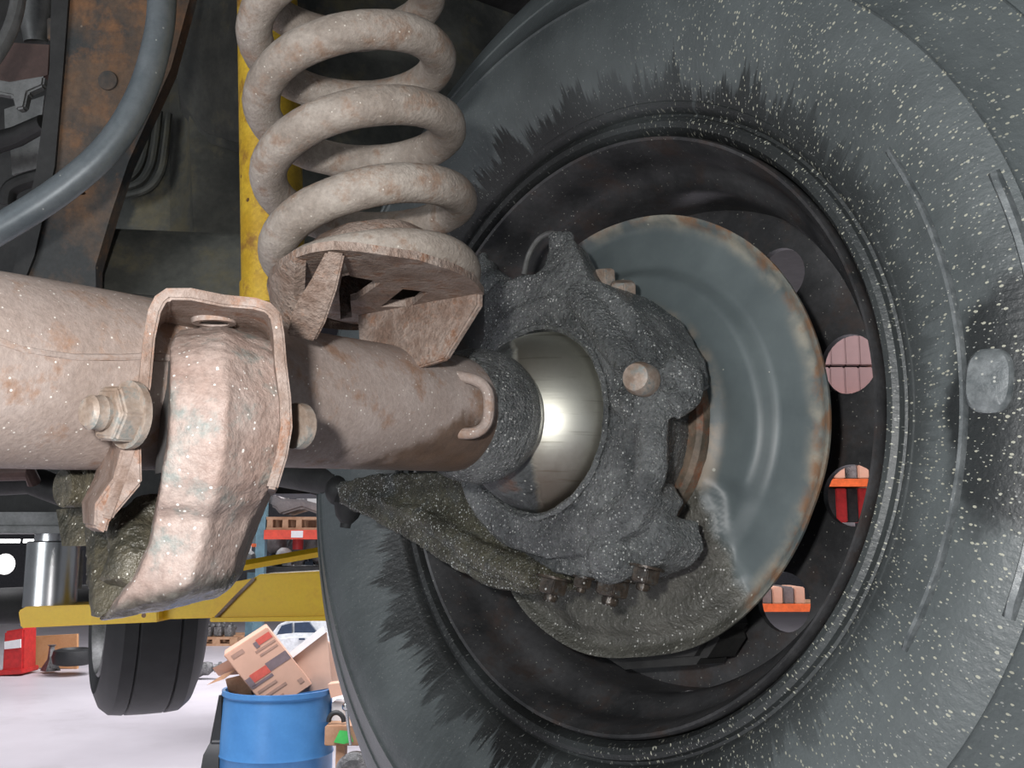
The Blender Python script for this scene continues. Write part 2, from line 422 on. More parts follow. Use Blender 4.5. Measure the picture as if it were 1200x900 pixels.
def ball_mat():
    t = NT('polished_swivel_ball_with_grease_smear'); n = t.noise(18, 5); x, y, z = t.sep()
    sc_ = t.noise(1., 3, .6, t.comb(*[t.math('MULTIPLY', q, k) for q, k in zip((x, y, z), (14., 14., 240.))]))
    col = t.ramp(n, [(.3, (.55, .55, .47)), (.7, (.78, .78, .70))])
    col = t.mix(t.ramp(sc_, [(.60, 0), (.72, .5)]), col, (.20, .19, .12))
    low = t.rng(t.math('ADD', z, t.math('MULTIPLY', t.math('SUBTRACT', t.noise(30, 4), .5), .05)), .055, .012)
    col = t.mix(t.math('MULTIPLY', low, .6), col, (.20, .12, .07))
    # grease smear left by the wiper seal, wider towards the bottom
    sp_ = t.n('ShaderNodeSeparateXYZ'); t.l(t.n('ShaderNodeNewGeometry').outputs['Position'], sp_.inputs[0])
    g = t.math('ADD', sp_.outputs[0], t.math('MULTIPLY', t.math('SUBTRACT', sp_.outputs[2], 1.724), .17))
    g = t.math('ADD', g, t.math('MULTIPLY', t.math('SUBTRACT', t.noise(40, 4), .5), .012))
    gm = t.math('SUBTRACT', 1., t.rng(g, .003, .009))
    dirt = t.ramp(t.noise(45, 5), [(.35, (.028, .03, .03)), (.55, (.085, .095, .095)), (.75, (.12, .06, .035))])
    dirt = t.mix(t.specks(480, .10, .42), dirt, (.42, .43, .40))
    col = t.mix(gm, col, dirt)
    t.bump(t.math('ADD', t.math('MULTIPLY', sc_, .05), t.math('MULTIPLY', t.noise(230, 4, .6), gm)), .8, .0028)
    met = t.math('MULTIPLY', t.math('SUBTRACT', 1., gm), 1.)
    return t.out(col, t.math('ADD', t.ramp(n, [(.3, .52), (.7, .42)]), t.math('MULTIPLY', gm, .08)), met, .6)
M['ball'] = ball_mat()
M['yellow'] = blotch('chipped_yellow_paint', (.90, .55, .02), (.96, .64, .03), (.88, .53, .03), 12, .35, 0, 200, .1, .0005, (55, .035, .30, (.20, .09, .03)), p=(.3, .7), fm=.1)
M['shock'] = blotch('rust_spotted_yellow_paint', (.50, .30, .02), (.66, .44, .04), (.30, .15, .03), 26, .5, 0, 300, .2, .0006, (150, .14, .4, (.12, .06, .02)))
M['barmat'] = blotch('grey_painted_bar', (.13, .155, .17), (.19, .215, .23), None, 30, .42, .2, 300, .15, .0005, (260, .06, .35, (.4, .42, .4)), fm=.15)
M['rustplate'] = blotch('rusted_undercoated_plate', (.06, .064, .064), (.19, .12, .075), (.27, .14, .07), 11, .7, 0, 200, .4, .001, (160, .03, .3, (.25, .2, .15)), p=(.42, .6))
M['pan'] = blotch('grimy_floor_pan', (.05, .054, .05), (.135, .137, .12), (.16, .145, .095), 7, .6, 0, 120, .25, .001, fm=.3)
M['dark'] = blotch('black_undercarriage', (.014, .014, .014), (.036, .036, .035), None, 14, .6, 0, 150, .3, .001)
M['brownplate'] = blotch('brown_heat_shield', (.085, .05, .042), (.12, .07, .06), None, 10, .6, 0, 150, .2, .001)
M['greymetal'] = blotch('dull_grey_metal', (.13, .135, .13), (.24, .24, .24), None, 16, .5, .3, 150, .2, .001)
M['chrome'] = blotch('turned_steel', (.52, .53, .53), (.66, .66, .67), None, 8, .26, 1, 400, .05, .0002, fm=.1)
M['boltmat'] = blotch('rusty_bolt', (.25, .185, .14), (.42, .36, .31), (.22, .24, .23), 70, .5, .1, 420, .3, .0008)
M['boltdark'] = blotch('oily_bolt', (.035, .03, .026), (.10, .075, .055), (.07, .075, .075), 90, .25, .2, 420, .5, .001, (500, .1, .4, (.5, .5, .48)))
M['rubber'] = plain('black_rubber', (.022, .023, .024), .55)
M['flange'] = blotch('rust_ringed_flange', (.10, .085, .065), (.25, .19, .14), (.26, .10, .05), 44, .6, 0, 300, .4, .001)
# ---------------------------------------------------------------- the setting
def floor_mat():
    t = NT('sealed_concrete'); n = t.noise(.5, 6, .6)
    col = t.ramp(n, [(.3, (.44, .41, .44)), (.7, (.60, .565, .60))])
    col = t.mix(t.ramp(t.noise(2.5, 5), [(.55, 0), (.75, .35)]), col, (.34, .31, .32))
    return t.out(col, .42, 0, .4)
struct(mk('floor', bxw(-26, 26, -6, 26, -.2, 0), floor_mat(), world=True))
struct(mk('wall_back', bxw(-26, 26, 26, 26.2, 0, 7), plain('dim_back_wall', (.10, .10, .11), .8), world=True))
struct(mk('ceiling', bxw(-26, 26, -6, 26.2, 7, 7.2), plain('dark_roof_deck', (.10, .10, .11), .8), world=True))
# ---------------------------------------------------------------- wheel: tyre and steel rim
RW = Matrix([cw(WU) - cw((0, 0, 0)), cw(WV) - cw((0, 0, 0)), cw(-WN) - cw((0, 0, 0))]).transposed().to_4x4()   # local (u,v,-w) -> world
WCW = cw(WC)
wheel = root('wheel', 'large mud-specked black tyre on dark steel rim, filling the right side', 'wheel', WCW)
def local(name, geo, mat, parent, smooth=40, wn=True):   # mesh given in (u,v,w)
    vs, fs = geo; me = bpy.data.meshes.new(name); me.from_pydata([V((v[0], v[1], -v[2])) for v in vs], [], fs); me.update()
    bm = bmesh.new(); bm.from_mesh(me); bmesh.ops.recalc_face_normals(bm, faces=bm.faces); bm.to_mesh(me); bm.free()
    me.shade_smooth(); me.set_sharp_from_angle(angle=R(smooth))
    o = put(name, me, mat, parent, WO[parent])
    if parent.type == 'EMPTY': o.rotation_euler = RW.to_euler()      # sub-parts inherit it
    return o
O = V((0, 0, 0)); Z = V((0, 0, 1))
# sidewall: bead rib, bulge, fine circumferential lines, shoulder; (w, r)
side = [(.016, .2185), (.004, .2195), (-.003, .223), (-.0045, .227), (-.003, .2305), (.0005, .232), (.001, .234), (-.004, .236), (-.0065, .2385), (-.0075, .2405), (-.0068, .2412),
        (-.013, .250), (-.0195, .262), (-.0240, .271), (-.0275, .280), (-.0305, .291), (-.0315, .300), (-.0305, .312), (-.0276, .324), (-.0292, .3250), (-.0270, .326),
        (-.0195, .340), (-.0105, .354), (-.0020, .3685), (-.0032, .3693), (-.0008, .3702), (.008, .387), (.022, .409), (.038, .430), (.055, .449), (.073, .463), (.095, .472)]
full = side + [(.28 - a, b) for a, b in reversed(side)]
tire = local('tire', annulus(O, Z, full, 220), M['tire'], wheel)
# raised block lettering panel outlines and curing lugs on the sidewall (right of the rim)
def sidew(r):
    for (w0, r0), (w1, r1) in zip(side[10:], side[11:]):
        if r0 <= r <= r1: return w0 + (w1 - w0) * (r - r0) / max(r1 - r0, 1e-6)
    return -.03
def arc(r0, r1, a0, a1, h, n=14, nr=5):
    loops = []
    for i in range(n + 1):
        a = R(a0 + (a1 - a0) * i / n); fade = min(1, min(i, n - i) / 1.0)
        top = [(r0 + (r1 - r0) * k / nr) for k in range(nr + 1)]
        up = [V((r * math.cos(a), r * math.sin(a), sidew(r) - h * (1 if 0 < k < nr else .2) * (.25 + .75 * fade))) for k, r in enumerate(top)]
        dn = [V((r * math.cos(a), r * math.sin(a), sidew(r) + .003)) for r in reversed(top)]
        loops.append(up + dn)
    return loft(loops)
M['wetrib'] = blotch('wet_rubber_rib_pale_highlight', (.10, .115, .12), (.22, .24, .245), None, 60, .38, 0, 300, .35, .001, (500, .2, .4, (.36, .37, .34)), spec=.6)  # paler than the tyre: the wet highlight is painted into the colour
local('sidewall_rib', arc(.2745, .2788, -24, 36, .0045, 40, 4), M['wetrib'], tire)
local('sidewall_rib', arc(.314, .320, -16, 26, .0045, 30, 4), M['wetrib'], tire)
def lug(px, py, ru, rv):
    u, v = W2(px, py, -.03); r = math.hypot(u, v); w0 = sidew(r); loops = []
    for k, (q, h) in enumerate(((1., -.003), (.97, .0022), (.86, .0040), (.4, .0046))):
        loops.append([V((u + ru * q * math.copysign(abs(math.cos(a)) ** .7, math.cos(a)), v + rv * q * math.copysign(abs(math.sin(a)) ** .7, math.sin(a)), w0 - h)) for a in [2 * math.pi * i / 24 for i in range(24)]])
    return loft(loops)
local('sidewall_lug', lug(1161, 447, .012, .017), M['wetrib'], tire)
# rim: flange, bead seat, drop centre, disc with ten round windows, hub
rimp = [(.010, .2185), (.001, .2180), (-.002, .2165), (-.001, .2145), (.006, .2115), (.012, .2095), (.018, .2080), (.026, .2072), (.034, .2050), (.040, .2000), (.048, .1935), (.058, .1905), (.110, .1895), (.122, .188),
        (.122, .1925), (.110, .194), (.058, .195), (.046, .199), (.036, .2085), (.026, .2105), (.020, .2125)]
rim = local('rim', annulus(O, Z, rimp, 160), M['rim'], wheel)
back = [(.23, .2185), (.236, .215), (.224, .209), (.19, .203), (.122, .1935), (.122, .188), (.19, .198), (.225, .204)]
local('outer_barrel', annulus(O, Z, back, 96), M['rim'], wheel)
outer = [V((.1905 * math.cos(a), .1905 * math.sin(a), .104)) for a in [2 * math.pi * i / 120 for i in range(120)]]
holes = []
for k in range(10):
    a = R(24 + 36 * k); c = V((.1505 * math.cos(a), .1505 * math.sin(a), .104))
    holes.append([c + V((.0215 * math.cos(b), .0215 * math.sin(b), 0)) for b in [2 * math.pi * i / 28 for i in range(28)]])
local('disc', holed(outer, holes, V((0, 0, .006))), M['rim'], wheel)
local('hub', revolve(O, Z, [(.02, .03), (.06, .06), (.105, .075), (.105, .04)], 48), M['rim'], wheel)
# ---------------------------------------------------------------- dust shield
out_px = [(700, 280), (745, 262), (790, 255), (850, 268), (900, 298), (948, 360), (972, 425), (981, 480), (976, 550), (958, 602), (915, 682), (875, 725), (830, 755), (760, 768), (690, 765), (650, 742), (618, 712)]
pol = []
for p in out_px:
    u, v = W2(p[0], p[1], .030); pol.append((math.atan2(v, u), math.hypot(u, v)))
for a, r in ((-2.45, .160), (-2.9, .158), (2.9, .156), (2.4, .155)): pol.append((a, r))
pol.sort()
def Rs(a):
    pp = [(pol[-1][0] - 2 * math.pi, pol[-1][1])] + pol + [(pol[0][0] + 2 * math.pi, pol[0][1])]
    for (a0, r0), (a1, r1) in zip(pp, pp[1:]):
        if a0 <= a <= a1:
            t = (a - a0) / (a1 - a0 + 1e-9); return r0 + (r1 - r0) * t
    return .16
def sm(x, a, b):
    t = max(0, min(1, (x - a) / (b - a))); return t * t * (3 - 2 * t)
def shield_w(u, v, rn, r, a):
    wv = .013 + .006 * sm(r, .085, .10)
    upper = 1 - sm(-v - .30 * u, -.004 + .0, .010)      # main raised panel ends at a crease on the lower right
    wv += .009 * sm(rn, .70, .775) * upper + .004 * sm(rn, .70, .78) * (1 - upper)
    wv += .006 * (1 - upper) * sm(r, .09, .11)
    d = (u - .088) * .87 + (v + .04) * .5                 # S-shaped step towards the oily lower part
    d += .006 * math.sin((u * .5 - v * .87 - .02) * 75)
    wv -= .007 * (1 - sm(d, -.006, .004)) * sm(-v, .02, .045) * sm(r, .088, .10) * (1 - sm(rn, .86, .93))
    wv -= .007 * sm(rn, .945, 1.0)                        # turned edge
    return wv
NA, NR = 180, 46
def Rsm(a): return sum(Rs(((a + k * .035 + math.pi) % (2 * math.pi)) - math.pi) for k in range(-3, 4)) / 7
vs = []; fs = []
for i in range(NR + 1):
    for k in range(NA):
        a = -math.pi + 2 * math.pi * k / NA; ro = Rsm(a); r = .06 + (ro - .06) * i / NR
        u, v = r * math.cos(a), r * math.sin(a); vs.append(V((u, v, shield_w(u, v, r / ro, r, a))))
for i in range(NR):
    for k in range(NA):
        k2 = (k + 1) % NA; fs.append([i * NA + k, i * NA + k2, (i + 1) * NA + k2, (i + 1) * NA + k])
n0 = len(vs); vs += [v + V((0, 0, .0022)) for v in vs]
fs += [[j + n0 for j in f] for f in fs]
for k in range(NA):
    k2 = (k + 1) % NA; q = NR * NA; fs.append([q + k, q + k2, n0 + q + k2, n0 + q + k]); fs.append([k, k2, n0 + k2, n0 + k])
shield = local('dust_shield', (vs, fs), M['shieldmat'], wheel)
shield.parent = None; shield.location = WCW
tag(shield, 'round blue-grey brake dust shield with rusty edge and oily lower part inside the rim', 'dust shield')
# ---------------------------------------------------------------- axle housing
axle = root('axle_housing', 'dusty pink-brown axle tube crossing from left edge to swivel ball', 'axle', cw(Ep(-.2, 0, -.04)))
mk('axle_tube', revolve(B0, AA, [(-.100, .0345), (-.104, .0356), (-.118, .0358), (-.288, .0362), (-.303, .0385), (-.358, .0392), (-.718, .0392)], 72), M['tube'], axle, jig=.0006, jscale=40)
for s in (-.305,):
    mk('weld_bead', annulus(B0, AA, [(s - .004, .0385), (s, .0408), (s + .004, .0385), (s, .036)], 60), M['bracket'], axle, jig=.0012, jscale=160)
# pinch seam that runs along the front of the tube
mk('seam', tube([Ep(s, .0384, .004 + .002 * math.sin(s * 70)) for s in [-.318 - .01 * i for i in range(26)]], .0016, 8), M['axle'], axle, jig=.0012, jscale=90)
# swivel ball
rb = .0645
zone = lambda t0, t1, k=1., n=30: [(t0 + (t1 - t0) * i / n, k * math.sqrt(max(rb * rb - (t0 + (t1 - t0) * i / n) ** 2, 1e-8))) for i in range(n + 1)]
swivel = root('swivel_ball', 'polished steel swivel ball between axle tube and greasy knuckle', 'ball joint', cw(Ep(0, 0, -.064)))
mk('neck', revolve(B0, AA, [(-.108, .030), (-.107, .0372), (-.103, .0390), (-.094, .0420), (-.082, .0435), (-.072, .0420), (-.063, .0380), (-.057, .0325), (-.055, .02)], 60), M['grease'], swivel, jig=.0008, jscale=80)
mk('chrome_surface', revolve(B0, AA, zone(-.0585, .062, 1., 44), 110), M['ball'], swivel)
# wire guide welded on the tube
g = spline([P(505, 438, .597), P(530, 440, .588), P(556, 445, .583), P(570, 456, .583), P(573, 475, .583), P(570, 496, .583), P(556, 507, .580), P(530, 507, .581), P(497, 503, .588)], 6)
gd = mk('hose_guide', tube(g, .0034, 12), M['axle'], axle)
mk('weld_lump', tube(spline([P(500, 478, .592), P(515, 472, .588), P(525, 478, .586), P(545, 482, .592)], 5), [.002, .003, .0035, .004, .003, .0025, .003, .0025, .002, .003, .003, .002, .002, .002, .002, .002], 10), M['axle'], axle, jig=.002, jscale=150)
# ---------------------------------------------------------------- spring perch
HP = .056
def pl(px, py, z=HP): s, f = onE(px, py, z); return s, f
edge_px = [(313, 337), (317, 325), (330, 312), (346, 302), (366, 295), (390, 292), (420, 295), (450, 299), (490, 305), (534, 319), (556, 330), (567, 345)]
edge = [pl(*p) for p in edge_px]
smin = min(e[0] for e in edge); smax = max(e[0] for e in edge)
_c = onE(442, 350, HP)
backe = [(2 * _c[0] - edge[i][0], 2 * _c[1] - edge[i][1]) for i in (2, 4, 6, 8, 10)]
backe = [(_c[0] + (p[0] - _c[0]) * .85, _c[1] + (p[1] - _c[1]) * .85) for p in backe]
hole1 = [pl(*p) for p in ((404, 308), (410, 323), (447, 331), (418, 351), (411, 353), (413, 372), (399, 374), (397, 340))]
hole2 = [pl(*p) for p in ((446, 359), (472, 339), (502, 342), (482, 359))]
perch = root('spring_perch', 'rusty bent spring perch with square holes welded on top of axle tube', 'bracket', cw(Ep((smin + smax) / 2, .03, .03)))
E3 = lambda q, z: Ep(q[0], q[1], z)
mk('seat_plate', holed([E3(q, HP) for q in edge + backe], [[E3(q, HP) for q in hole1], [E3(q, HP) for q in hole2]], AZ * .004), M['perch'], perch, smooth=25, jig=.0006, jscale=90)
# right side wall, bent down from the plate and tapering back to the tube
rq = edge[-1]; rs = rq[0]
b1 = onE(531, 420, .012)
mk('side_wall', prism([Ep(rs, rq[1], HP + .005), Ep(rs + .002, rq[1] - .002, HP - .006), Ep(rs - .003, rq[1] - .022, .022), Ep(rs - .004, .020, .018), Ep(rs - .004, -.015, .02), Ep(rs - .002, -.02, HP + .005)], -AA * .0048), M['perch'], perch, bevel=.001, jig=.0006, jscale=90)
# left flange, curving from the plate edge down to the tube
fl = [((313, 337), (338, 392), .503), ((317, 325), (346, 388), .498), ((330, 312), (352, 384), .496), ((346, 302), (356, 380), .497)]
lo_ = []
for (tp_, bt_, db) in fl:
    q = E3(pl(*tp_), HP); q2 = P(bt_[0], bt_[1], db); mid = (q + q2) * .5 + V((-.004, .0, .004))
    lo_.append([q, mid, q2, q2 + V((.004, 0, .004)), mid + V((.0045, 0, .004)), q + V((.004, 0, .004))])
mk('side_wall', loft(lo_), M['perch'], perch, jig=.0006, jscale=90)
# gusset web that leans from the plate edge down to the tube
dE = E3(edge[5], HP).z
mk('gusset', loft([[P(382, 294, dE - .001), P(404, 297, dE + .001), P(404, 297, dE + .012), P(382, 294, dE + .012)],
                   [P(366, 326, dE + .006), P(394, 340, dE + .009), P(394, 340, dE + .018), P(366, 326, dE + .018)],
                   [P(346, 358, dE + .014), P(380, 380, dE + .018), P(380, 380, dE + .03), P(346, 358, dE + .03)],
                   [P(336, 392, dE + .026), P(370, 400, dE + .028), P(370, 400, dE + .04), P(336, 392, dE + .04)]]), M['perch'], perch, bevel=.001, jig=.0007, jscale=90)
# ---------------------------------------------------------------- coil spring
sx = (edge[6][0] + edge[3][0]) / 2 + .012
_sf = onE(442, 350, HP + .006); SC = Ep(_sf[0], _sf[1], HP + .006)
SA = (AZ + AF * -.03 + V((-.10, 0, 0.10))).normalized()
e1 = (V((1, 0, 0)) - SA * SA.x).normalized(); e2 = SA.cross(e1).normalized()
if e2.z > 0: e2 = -e2
RS, RWI, PT = .0545, .0109, .0472
path = []
turns = 6.4; ph0 = R(165)
N = int(turns * 44)
for i in range(N + 1):
    tt = i / 44.0
    ph = ph0 - 2 * math.pi * tt
    z = .010 + PT * (sm(tt, .3, .9) * max(0, tt - .52) + .0)
    rr = RS * (.92 + .08 * min(1, max(0, tt - .3) / .9))
    path.append(SC + SA * z + (e1 * math.cos(ph) + e2 * math.sin(ph)) * rr)
spring = mk('coil_spring', tube(path, RWI, 20), M['spring'], smooth=40, jig=.0005, jscale=60)
tag(spring, 'dusty tan suspension coil spring standing on the axle perch', 'coil spring')
seat = mk('seat_dome', revolve(SC, SA, [(-.002, .050), (.004, .050), (.012, .042), (.020, .041), (.028, .039), (.034, .034), (.036, .024), (.036, .0)], 48, False), M['perch'], perch, smooth=35, jig=.001, jscale=80)
# yellow shock absorber behind the spring
sh = root('shock_absorber', 'yellow rust-spotted shock absorber tube behind the coil spring', 'shock absorber', cw(P(318, 345, .76)))
a0 = P(321, 350, .74); a1 = P(312, -60, .80)
mk('body', tube([a0 + (a1 - a0) * t for t in (0, .25, .5, .75, 1)], .0232, 32), M['shock'], sh)
mk('lower_collar', tube([a0 - (a1 - a0) * .03, a0 + (a1 - a0) * .04], .0245, 32), M['shock'], sh)
# ---------------------------------------------------------------- control arm bracket (inverted U on the front of the axle)
LB = -AF                                       # away from the viewer, across the axle
brk = root('arm_bracket', 'dusty inverted-U steel bracket clasping the control arm, welded to axle', 'bracket', cw(P(250, 560, .42)))
fp = [(118, 606, 0.385), (135, 560, 0.383), (150, 515, 0.381), (162, 450, 0.381), (168, 395, 0.382), (173, 362, 0.383), (182, 345, 0.384), (196, 336, 0.385), (225, 338, 0.387), (262, 344, 0.396), (300, 349, 0.400), (318, 354, 0.400), (330, 366, 0.400), (334, 390, 0.399), (336, 425, 0.398), (341, 465, 0.396), (342, 500, 0.396), (337, 535, 0.396), (325, 574, 0.398)]
# thicken the strip outline in the face plane, then extrude towards the tube
def strip(pts, th, ext):
    p3 = [P(*p) for p in pts]; n = len(p3); loops = []
    for i in range(n):
        t = (p3[min(i + 1, n - 1)] - p3[max(i - 1, 0)]).normalized(); nr = ext.normalized().cross(t).normalized()
        if nr.dot(P(250, 460, .42) - p3[i]) < 0: nr = -nr
        hz = p3[i] - UP * p3[i].dot(UP)
        e = (hz.normalized() * .92 + ext.normalized() * .08) * ext.length * (ext_k[i] if ext_k else 1)
        loops.append([p3[i], p3[i] + nr * th, p3[i] + nr * th + e, p3[i] + e])
    return loft(loops)
ext_k = [.35, .6, .9, 1, 1, 1, 1, 1, 1, 1, 1, 1, 1, 1, 1, 1, 1, .9, .8]
mk('channel', strip(fp, .0046, (LB * .30 + P(215, 450, 1).normalized() * .70).normalized() * .085), M['bracket'], brk, bevel=.0009, jig=.0007, jscale=80, smooth=35)
ext_k = None
# slot in the channel's roof (pale ring; the hole's shade is painted as a dark disc)
_hz = P(252, 344, .395); _hz = _hz + (_hz - UP * _hz.dot(UP)).normalized() * .030
mk('roof_slot', annulus(_hz - AZ * .0046, AZ, [(-.0012, .0062), (-.0012, .0090), (.001, .0095), (.001, .0058)], 28), M['axle'], brk)
mk('roof_slot_shade_disc', revolve(_hz - AZ * .0050, AZ, [(0, .0060), (.001, .0060)], 24), M['dark'], brk)
# lower tab of the left leg
LQ = (LB * .3 + P(150, 560, 1).normalized() * .7).normalized()
mk('lower_tab', loft([[P(150, 500, .383), P(166, 500, .383), P(166, 500, .383) + LQ * .05, P(150, 500, .383) + LQ * .05], [P(132, 560, .385), P(167, 566, .384), P(167, 566, .384) + LQ * .05, P(132, 560, .385) + LQ * .05], [P(112, 590, .388), P(128, 612, .388), P(128, 612, .388) + LQ * .04, P(112, 590, .388) + LQ * .04], [P(110, 618, .39), P(124, 626, .39), P(124, 626, .39) + LQ * .03, P(110, 618, .39) + LQ * .03]]), M['bracket'], brk, bevel=.001, jig=.0006)
# pivot bolt through bracket
bd = (AA * .93 + V((.35, 0, -.1))).normalized()
n1 = P(150, 486, .380)
pb = root('pivot_bolt', 'rusty pivot bolt and nut on the left plate of the arm bracket', 'bolt', cw(n1))
mk('nut', hexa(n1, -AA, .0117, .0095), M['boltmat'], pb, bevel=.0008)
mk('washer', revolve(n1 + AA * .002, -AA, [(0, .0130), (.0028, .0130)], 28), M['boltmat'], pb)
mk('threaded_end', revolve(n1 - AA * .0095, -AA, [(0, .0062), (.002, .0068), (.004, .0062), (.006, .0066), (.0075, .0052)], 20), M['boltmat'], pb)
n2 = P(344, 499, .418)
mk('bolt_head', revolve(n2, AA, [(0, .0095), (.004, .0098), (.0065, .007), (.007, .0)], 24), M['boltmat'], pb)
# ---------------------------------------------------------------- control arm
carm = root('control_arm', 'heavy scaly pink-rust control arm forging hanging below its bracket', 'control arm', cw(P(150, 726, .40)))
rows = [  # left-back, left-front, mid, right-front, right-back : (px, py, depth)
    [(212, 388, 0.464), (212, 386, 0.430), (258, 380, 0.432), (302, 392, 0.456), (302, 392, 0.482)],
    [(204, 396, 0.464), (203, 395, 0.412), (262, 390, 0.413), (320, 402, 0.434), (320, 402, 0.484)],
    [(199, 420, 0.464), (199, 418, 0.397), (262, 414, 0.397), (328, 422, 0.422), (330, 422, 0.484)],
    [(197, 470, 0.464), (200, 468, 0.386), (265, 466, 0.386), (331, 470, 0.413), (333, 470, 0.484)],
    [(194, 520, 0.464), (196, 520, 0.383), (262, 520, 0.383), (329, 520, 0.411), (332, 520, 0.484)],
    [(188, 560, 0.464), (190, 562, 0.383), (256, 564, 0.384), (322, 560, 0.412), (326, 558, 0.484)],
    [(184, 585, 0.464), (185, 590, 0.386), (248, 594, 0.387), (306, 588, 0.415), (318, 580, 0.484)],
    [(180, 600, 0.464), (182, 606, 0.392), (245, 608, 0.393), (296, 604, 0.419), (312, 596, 0.484)],
    [(165, 640, 0.464), (176, 640, 0.391), (235, 644, 0.391), (282, 640, 0.417), (296, 636, 0.484)],
    [(135, 690, 0.454), (160, 676, 0.390), (224, 682, 0.389), (272, 676, 0.415), (284, 672, 0.476)],
    [(118, 722, 0.428), (130, 716, 0.392), (205, 702, 0.391), (265, 690, 0.415), (272, 688, 0.466)],
    [(112, 730, 0.418), (118, 728, 0.400), (190, 716, 0.404), (252, 702, 0.424), (262, 696, 0.456)]]
cast('forging', [loft([[P(*q) for q in r_] for r_ in rows])], M['armoil'], carm, .0016, 3, .0008, .011)
# darker web plate on the left of the arm and its inner gusset
cast('web_plate', [loft([[P(96, 585, .47), P(112, 590, .448), P(150, 600, .455), P(150, 600, .49)], [P(98, 640, .45), P(112, 640, .437), P(165, 640, .425), P(165, 640, .47)], [P(101, 690, .43), P(110, 690, .421), P(160, 682, .412), P(160, 682, .46)], [P(106, 726, .418), P(112, 726, .412), P(140, 716, .410), P(140, 716, .45)]])], M['arm_dark'], carm, .0018, 3, .0012, .02)
cast('inner_boss', [tube(spline([P(160, 600, .44), P(152, 625, .43), P(165, 650, .422), P(150, 690, .415)], 5), [.006] * 3 + [.010] * 4 + [.012] * 4 + [.013] * 3 + [.012] * 2, 16), sphere(P(176, 602, .435), .009)], M['arm_dark'], carm, .0018, 3, .0015, .014)
# bush sleeve edge seen in the gap left of the eye
mk('bush_sleeve', loft([[P(194, 430, .425), P(200, 420, .415), P(202, 420, .45), P(196, 430, .455)], [P(187, 500, .415), P(197, 495, .405), P(199, 495, .45), P(190, 500, .455)], [P(181, 556, .42), P(192, 553, .405), P(194, 553, .45), P(184, 556, .455)]]), M['greymetal'], carm)
# second bolt and block below the axle, left of the arm
lb = root('lower_bolt', 'oily square-shouldered bolt head under the axle left of control arm', 'bolt', cw(P(95, 590, .45)))
mk('shank', revolve(P(108, 572, .45), -AA, [(0, .0085), (.014, .0085)], 24), M['arm_dark'], lb, bevel=.0005)
mk('block', box(P(108, 570, .45), AA * .008, AF * .010, AZ * .0085), M['arm_dark'], lb, bevel=.001, jig=.0005)
mk('dark_gap_plate', prism([P(92, 596, .475), P(116, 592, .47), P(125, 640, .46), P(100, 640, .46)], LB * .02), M['arm_dark'], lb)
# ---------------------------------------------------------------- steering knuckle (closed housing)
kn = root('steering_knuckle', 'grease-blackened cast steering knuckle around the polished ball', 'knuckle', cw(Wp(0, -.11, -.02)))
BW = (K0 - WC).dot(WN); BU = (K0 - WC).dot(WU); BV = (K0 - WC).dot(WV)
KO = WC + WU * BU + WV * BV + WN * BW
def trW(pts, w0, w1):
    return prism([onW(px, py, w0) for px, py in pts], WN * (w1 - w0))
def cyl(px, py, w0, r, h, ax=None, seg=20): return revolve(onW(px, py, w0), ax or WN, [(0, r * .93), (h * .1, r), (h, r)], seg)
ringp = annulus(KO, WN, [(.004, .0640), (-.006, .0650), (-.010, .069), (-.010, .086), (-.004, .091), (.020, .092), (.035, .088), (.035, .0640)], 96)
cup = annulus(KO, WN, [(.02, .066), (.02, .088), (.045, .085), (-BW + .006, .080), (-BW + .010, .05), (.045, .05)], 96)
topb = trW([(566, 345), (578, 332), (610, 322), (650, 318), (700, 330), (740, 360), (765, 405), (770, 440), (735, 470), (712, 470), (700, 440), (676, 408), (645, 388), (612, 384), (585, 396), (566, 412)], BW - .006, BW + .050)
tower = loft([[onW(645, 285, BW + .006), onW(672, 279, BW + .006), onW(690, 296, BW + .03), onW(660, 300, BW + .03)], [onW(636, 312, BW - .004), onW(682, 304, BW - .004), onW(705, 330, BW + .04), onW(655, 335, BW + .04)], [onW(600, 345, BW - .006), onW(694, 350, BW - .006), onW(730, 370, BW + .045), onW(640, 370, BW + .045)]])
rib = tube(spline([onW(676, 345, BW - .004), onW(700, 375, BW - .010), onW(722, 408, BW - .010), onW(738, 430, BW - .008)], 6), .0105, 14)
boss = join([tube([onW(752, 446, BW - .010), onW(775, 452, BW + .015), onW(790, 452, BW + .045)], [.0125, .0155, .0165], 24), tube(spline([onW(780, 425, BW), onW(805, 440, BW + .01), onW(806, 462, BW + .01), onW(785, 478, BW)], 5), .009, 14)])
rib2 = tube(spline([onW(765, 472, BW + .002), onW(764, 510, BW - .002), onW(760, 560, BW - .004), onW(735, 598, BW - .004), onW(700, 622, BW - .004)], 6), .0105, 14)
lump = tube([onW(722, 470, BW - .012), onW(745, 474, BW - .008)], [.008, .010], 14)
botf = trW([(545, 566), (562, 590), (570, 615), (590, 640), (640, 655), (700, 648), (745, 620), (765, 585), (750, 560), (700, 600), (655, 610), (600, 596), (575, 575)], BW - .008, BW + .025)
lowb = trW([(600, 640), (700, 640), (760, 606), (778, 606), (786, 640), (770, 662), (738, 676), (700, 678), (650, 672)], BW + .006, BW + .042)
padl = sphere(onW(716, 654, BW + .004), .017, 20)
cast('casting', [ringp, cup, topb, tower, rib, boss, rib2, lump, botf, lowb, padl], M['grease'], kn, .0018, 3, .0009, .016)
mk('spindle_flange', annulus(WC + WU * BU * .2 + WV * BV * .2, WN, [(.004, .074), (.003, .086), (.006, .0895), (.014, .0895), (.014, .074)], 96), M['flange'], kn, jig=.0008, jscale=90)
mk('seal_ring', annulus(KO, WN, [(-.011, .0640), (-.0135, .0665), (-.011, .0690), (-.005, .0665)], 96), M['grease'], kn, jig=.0008, jscale=150)
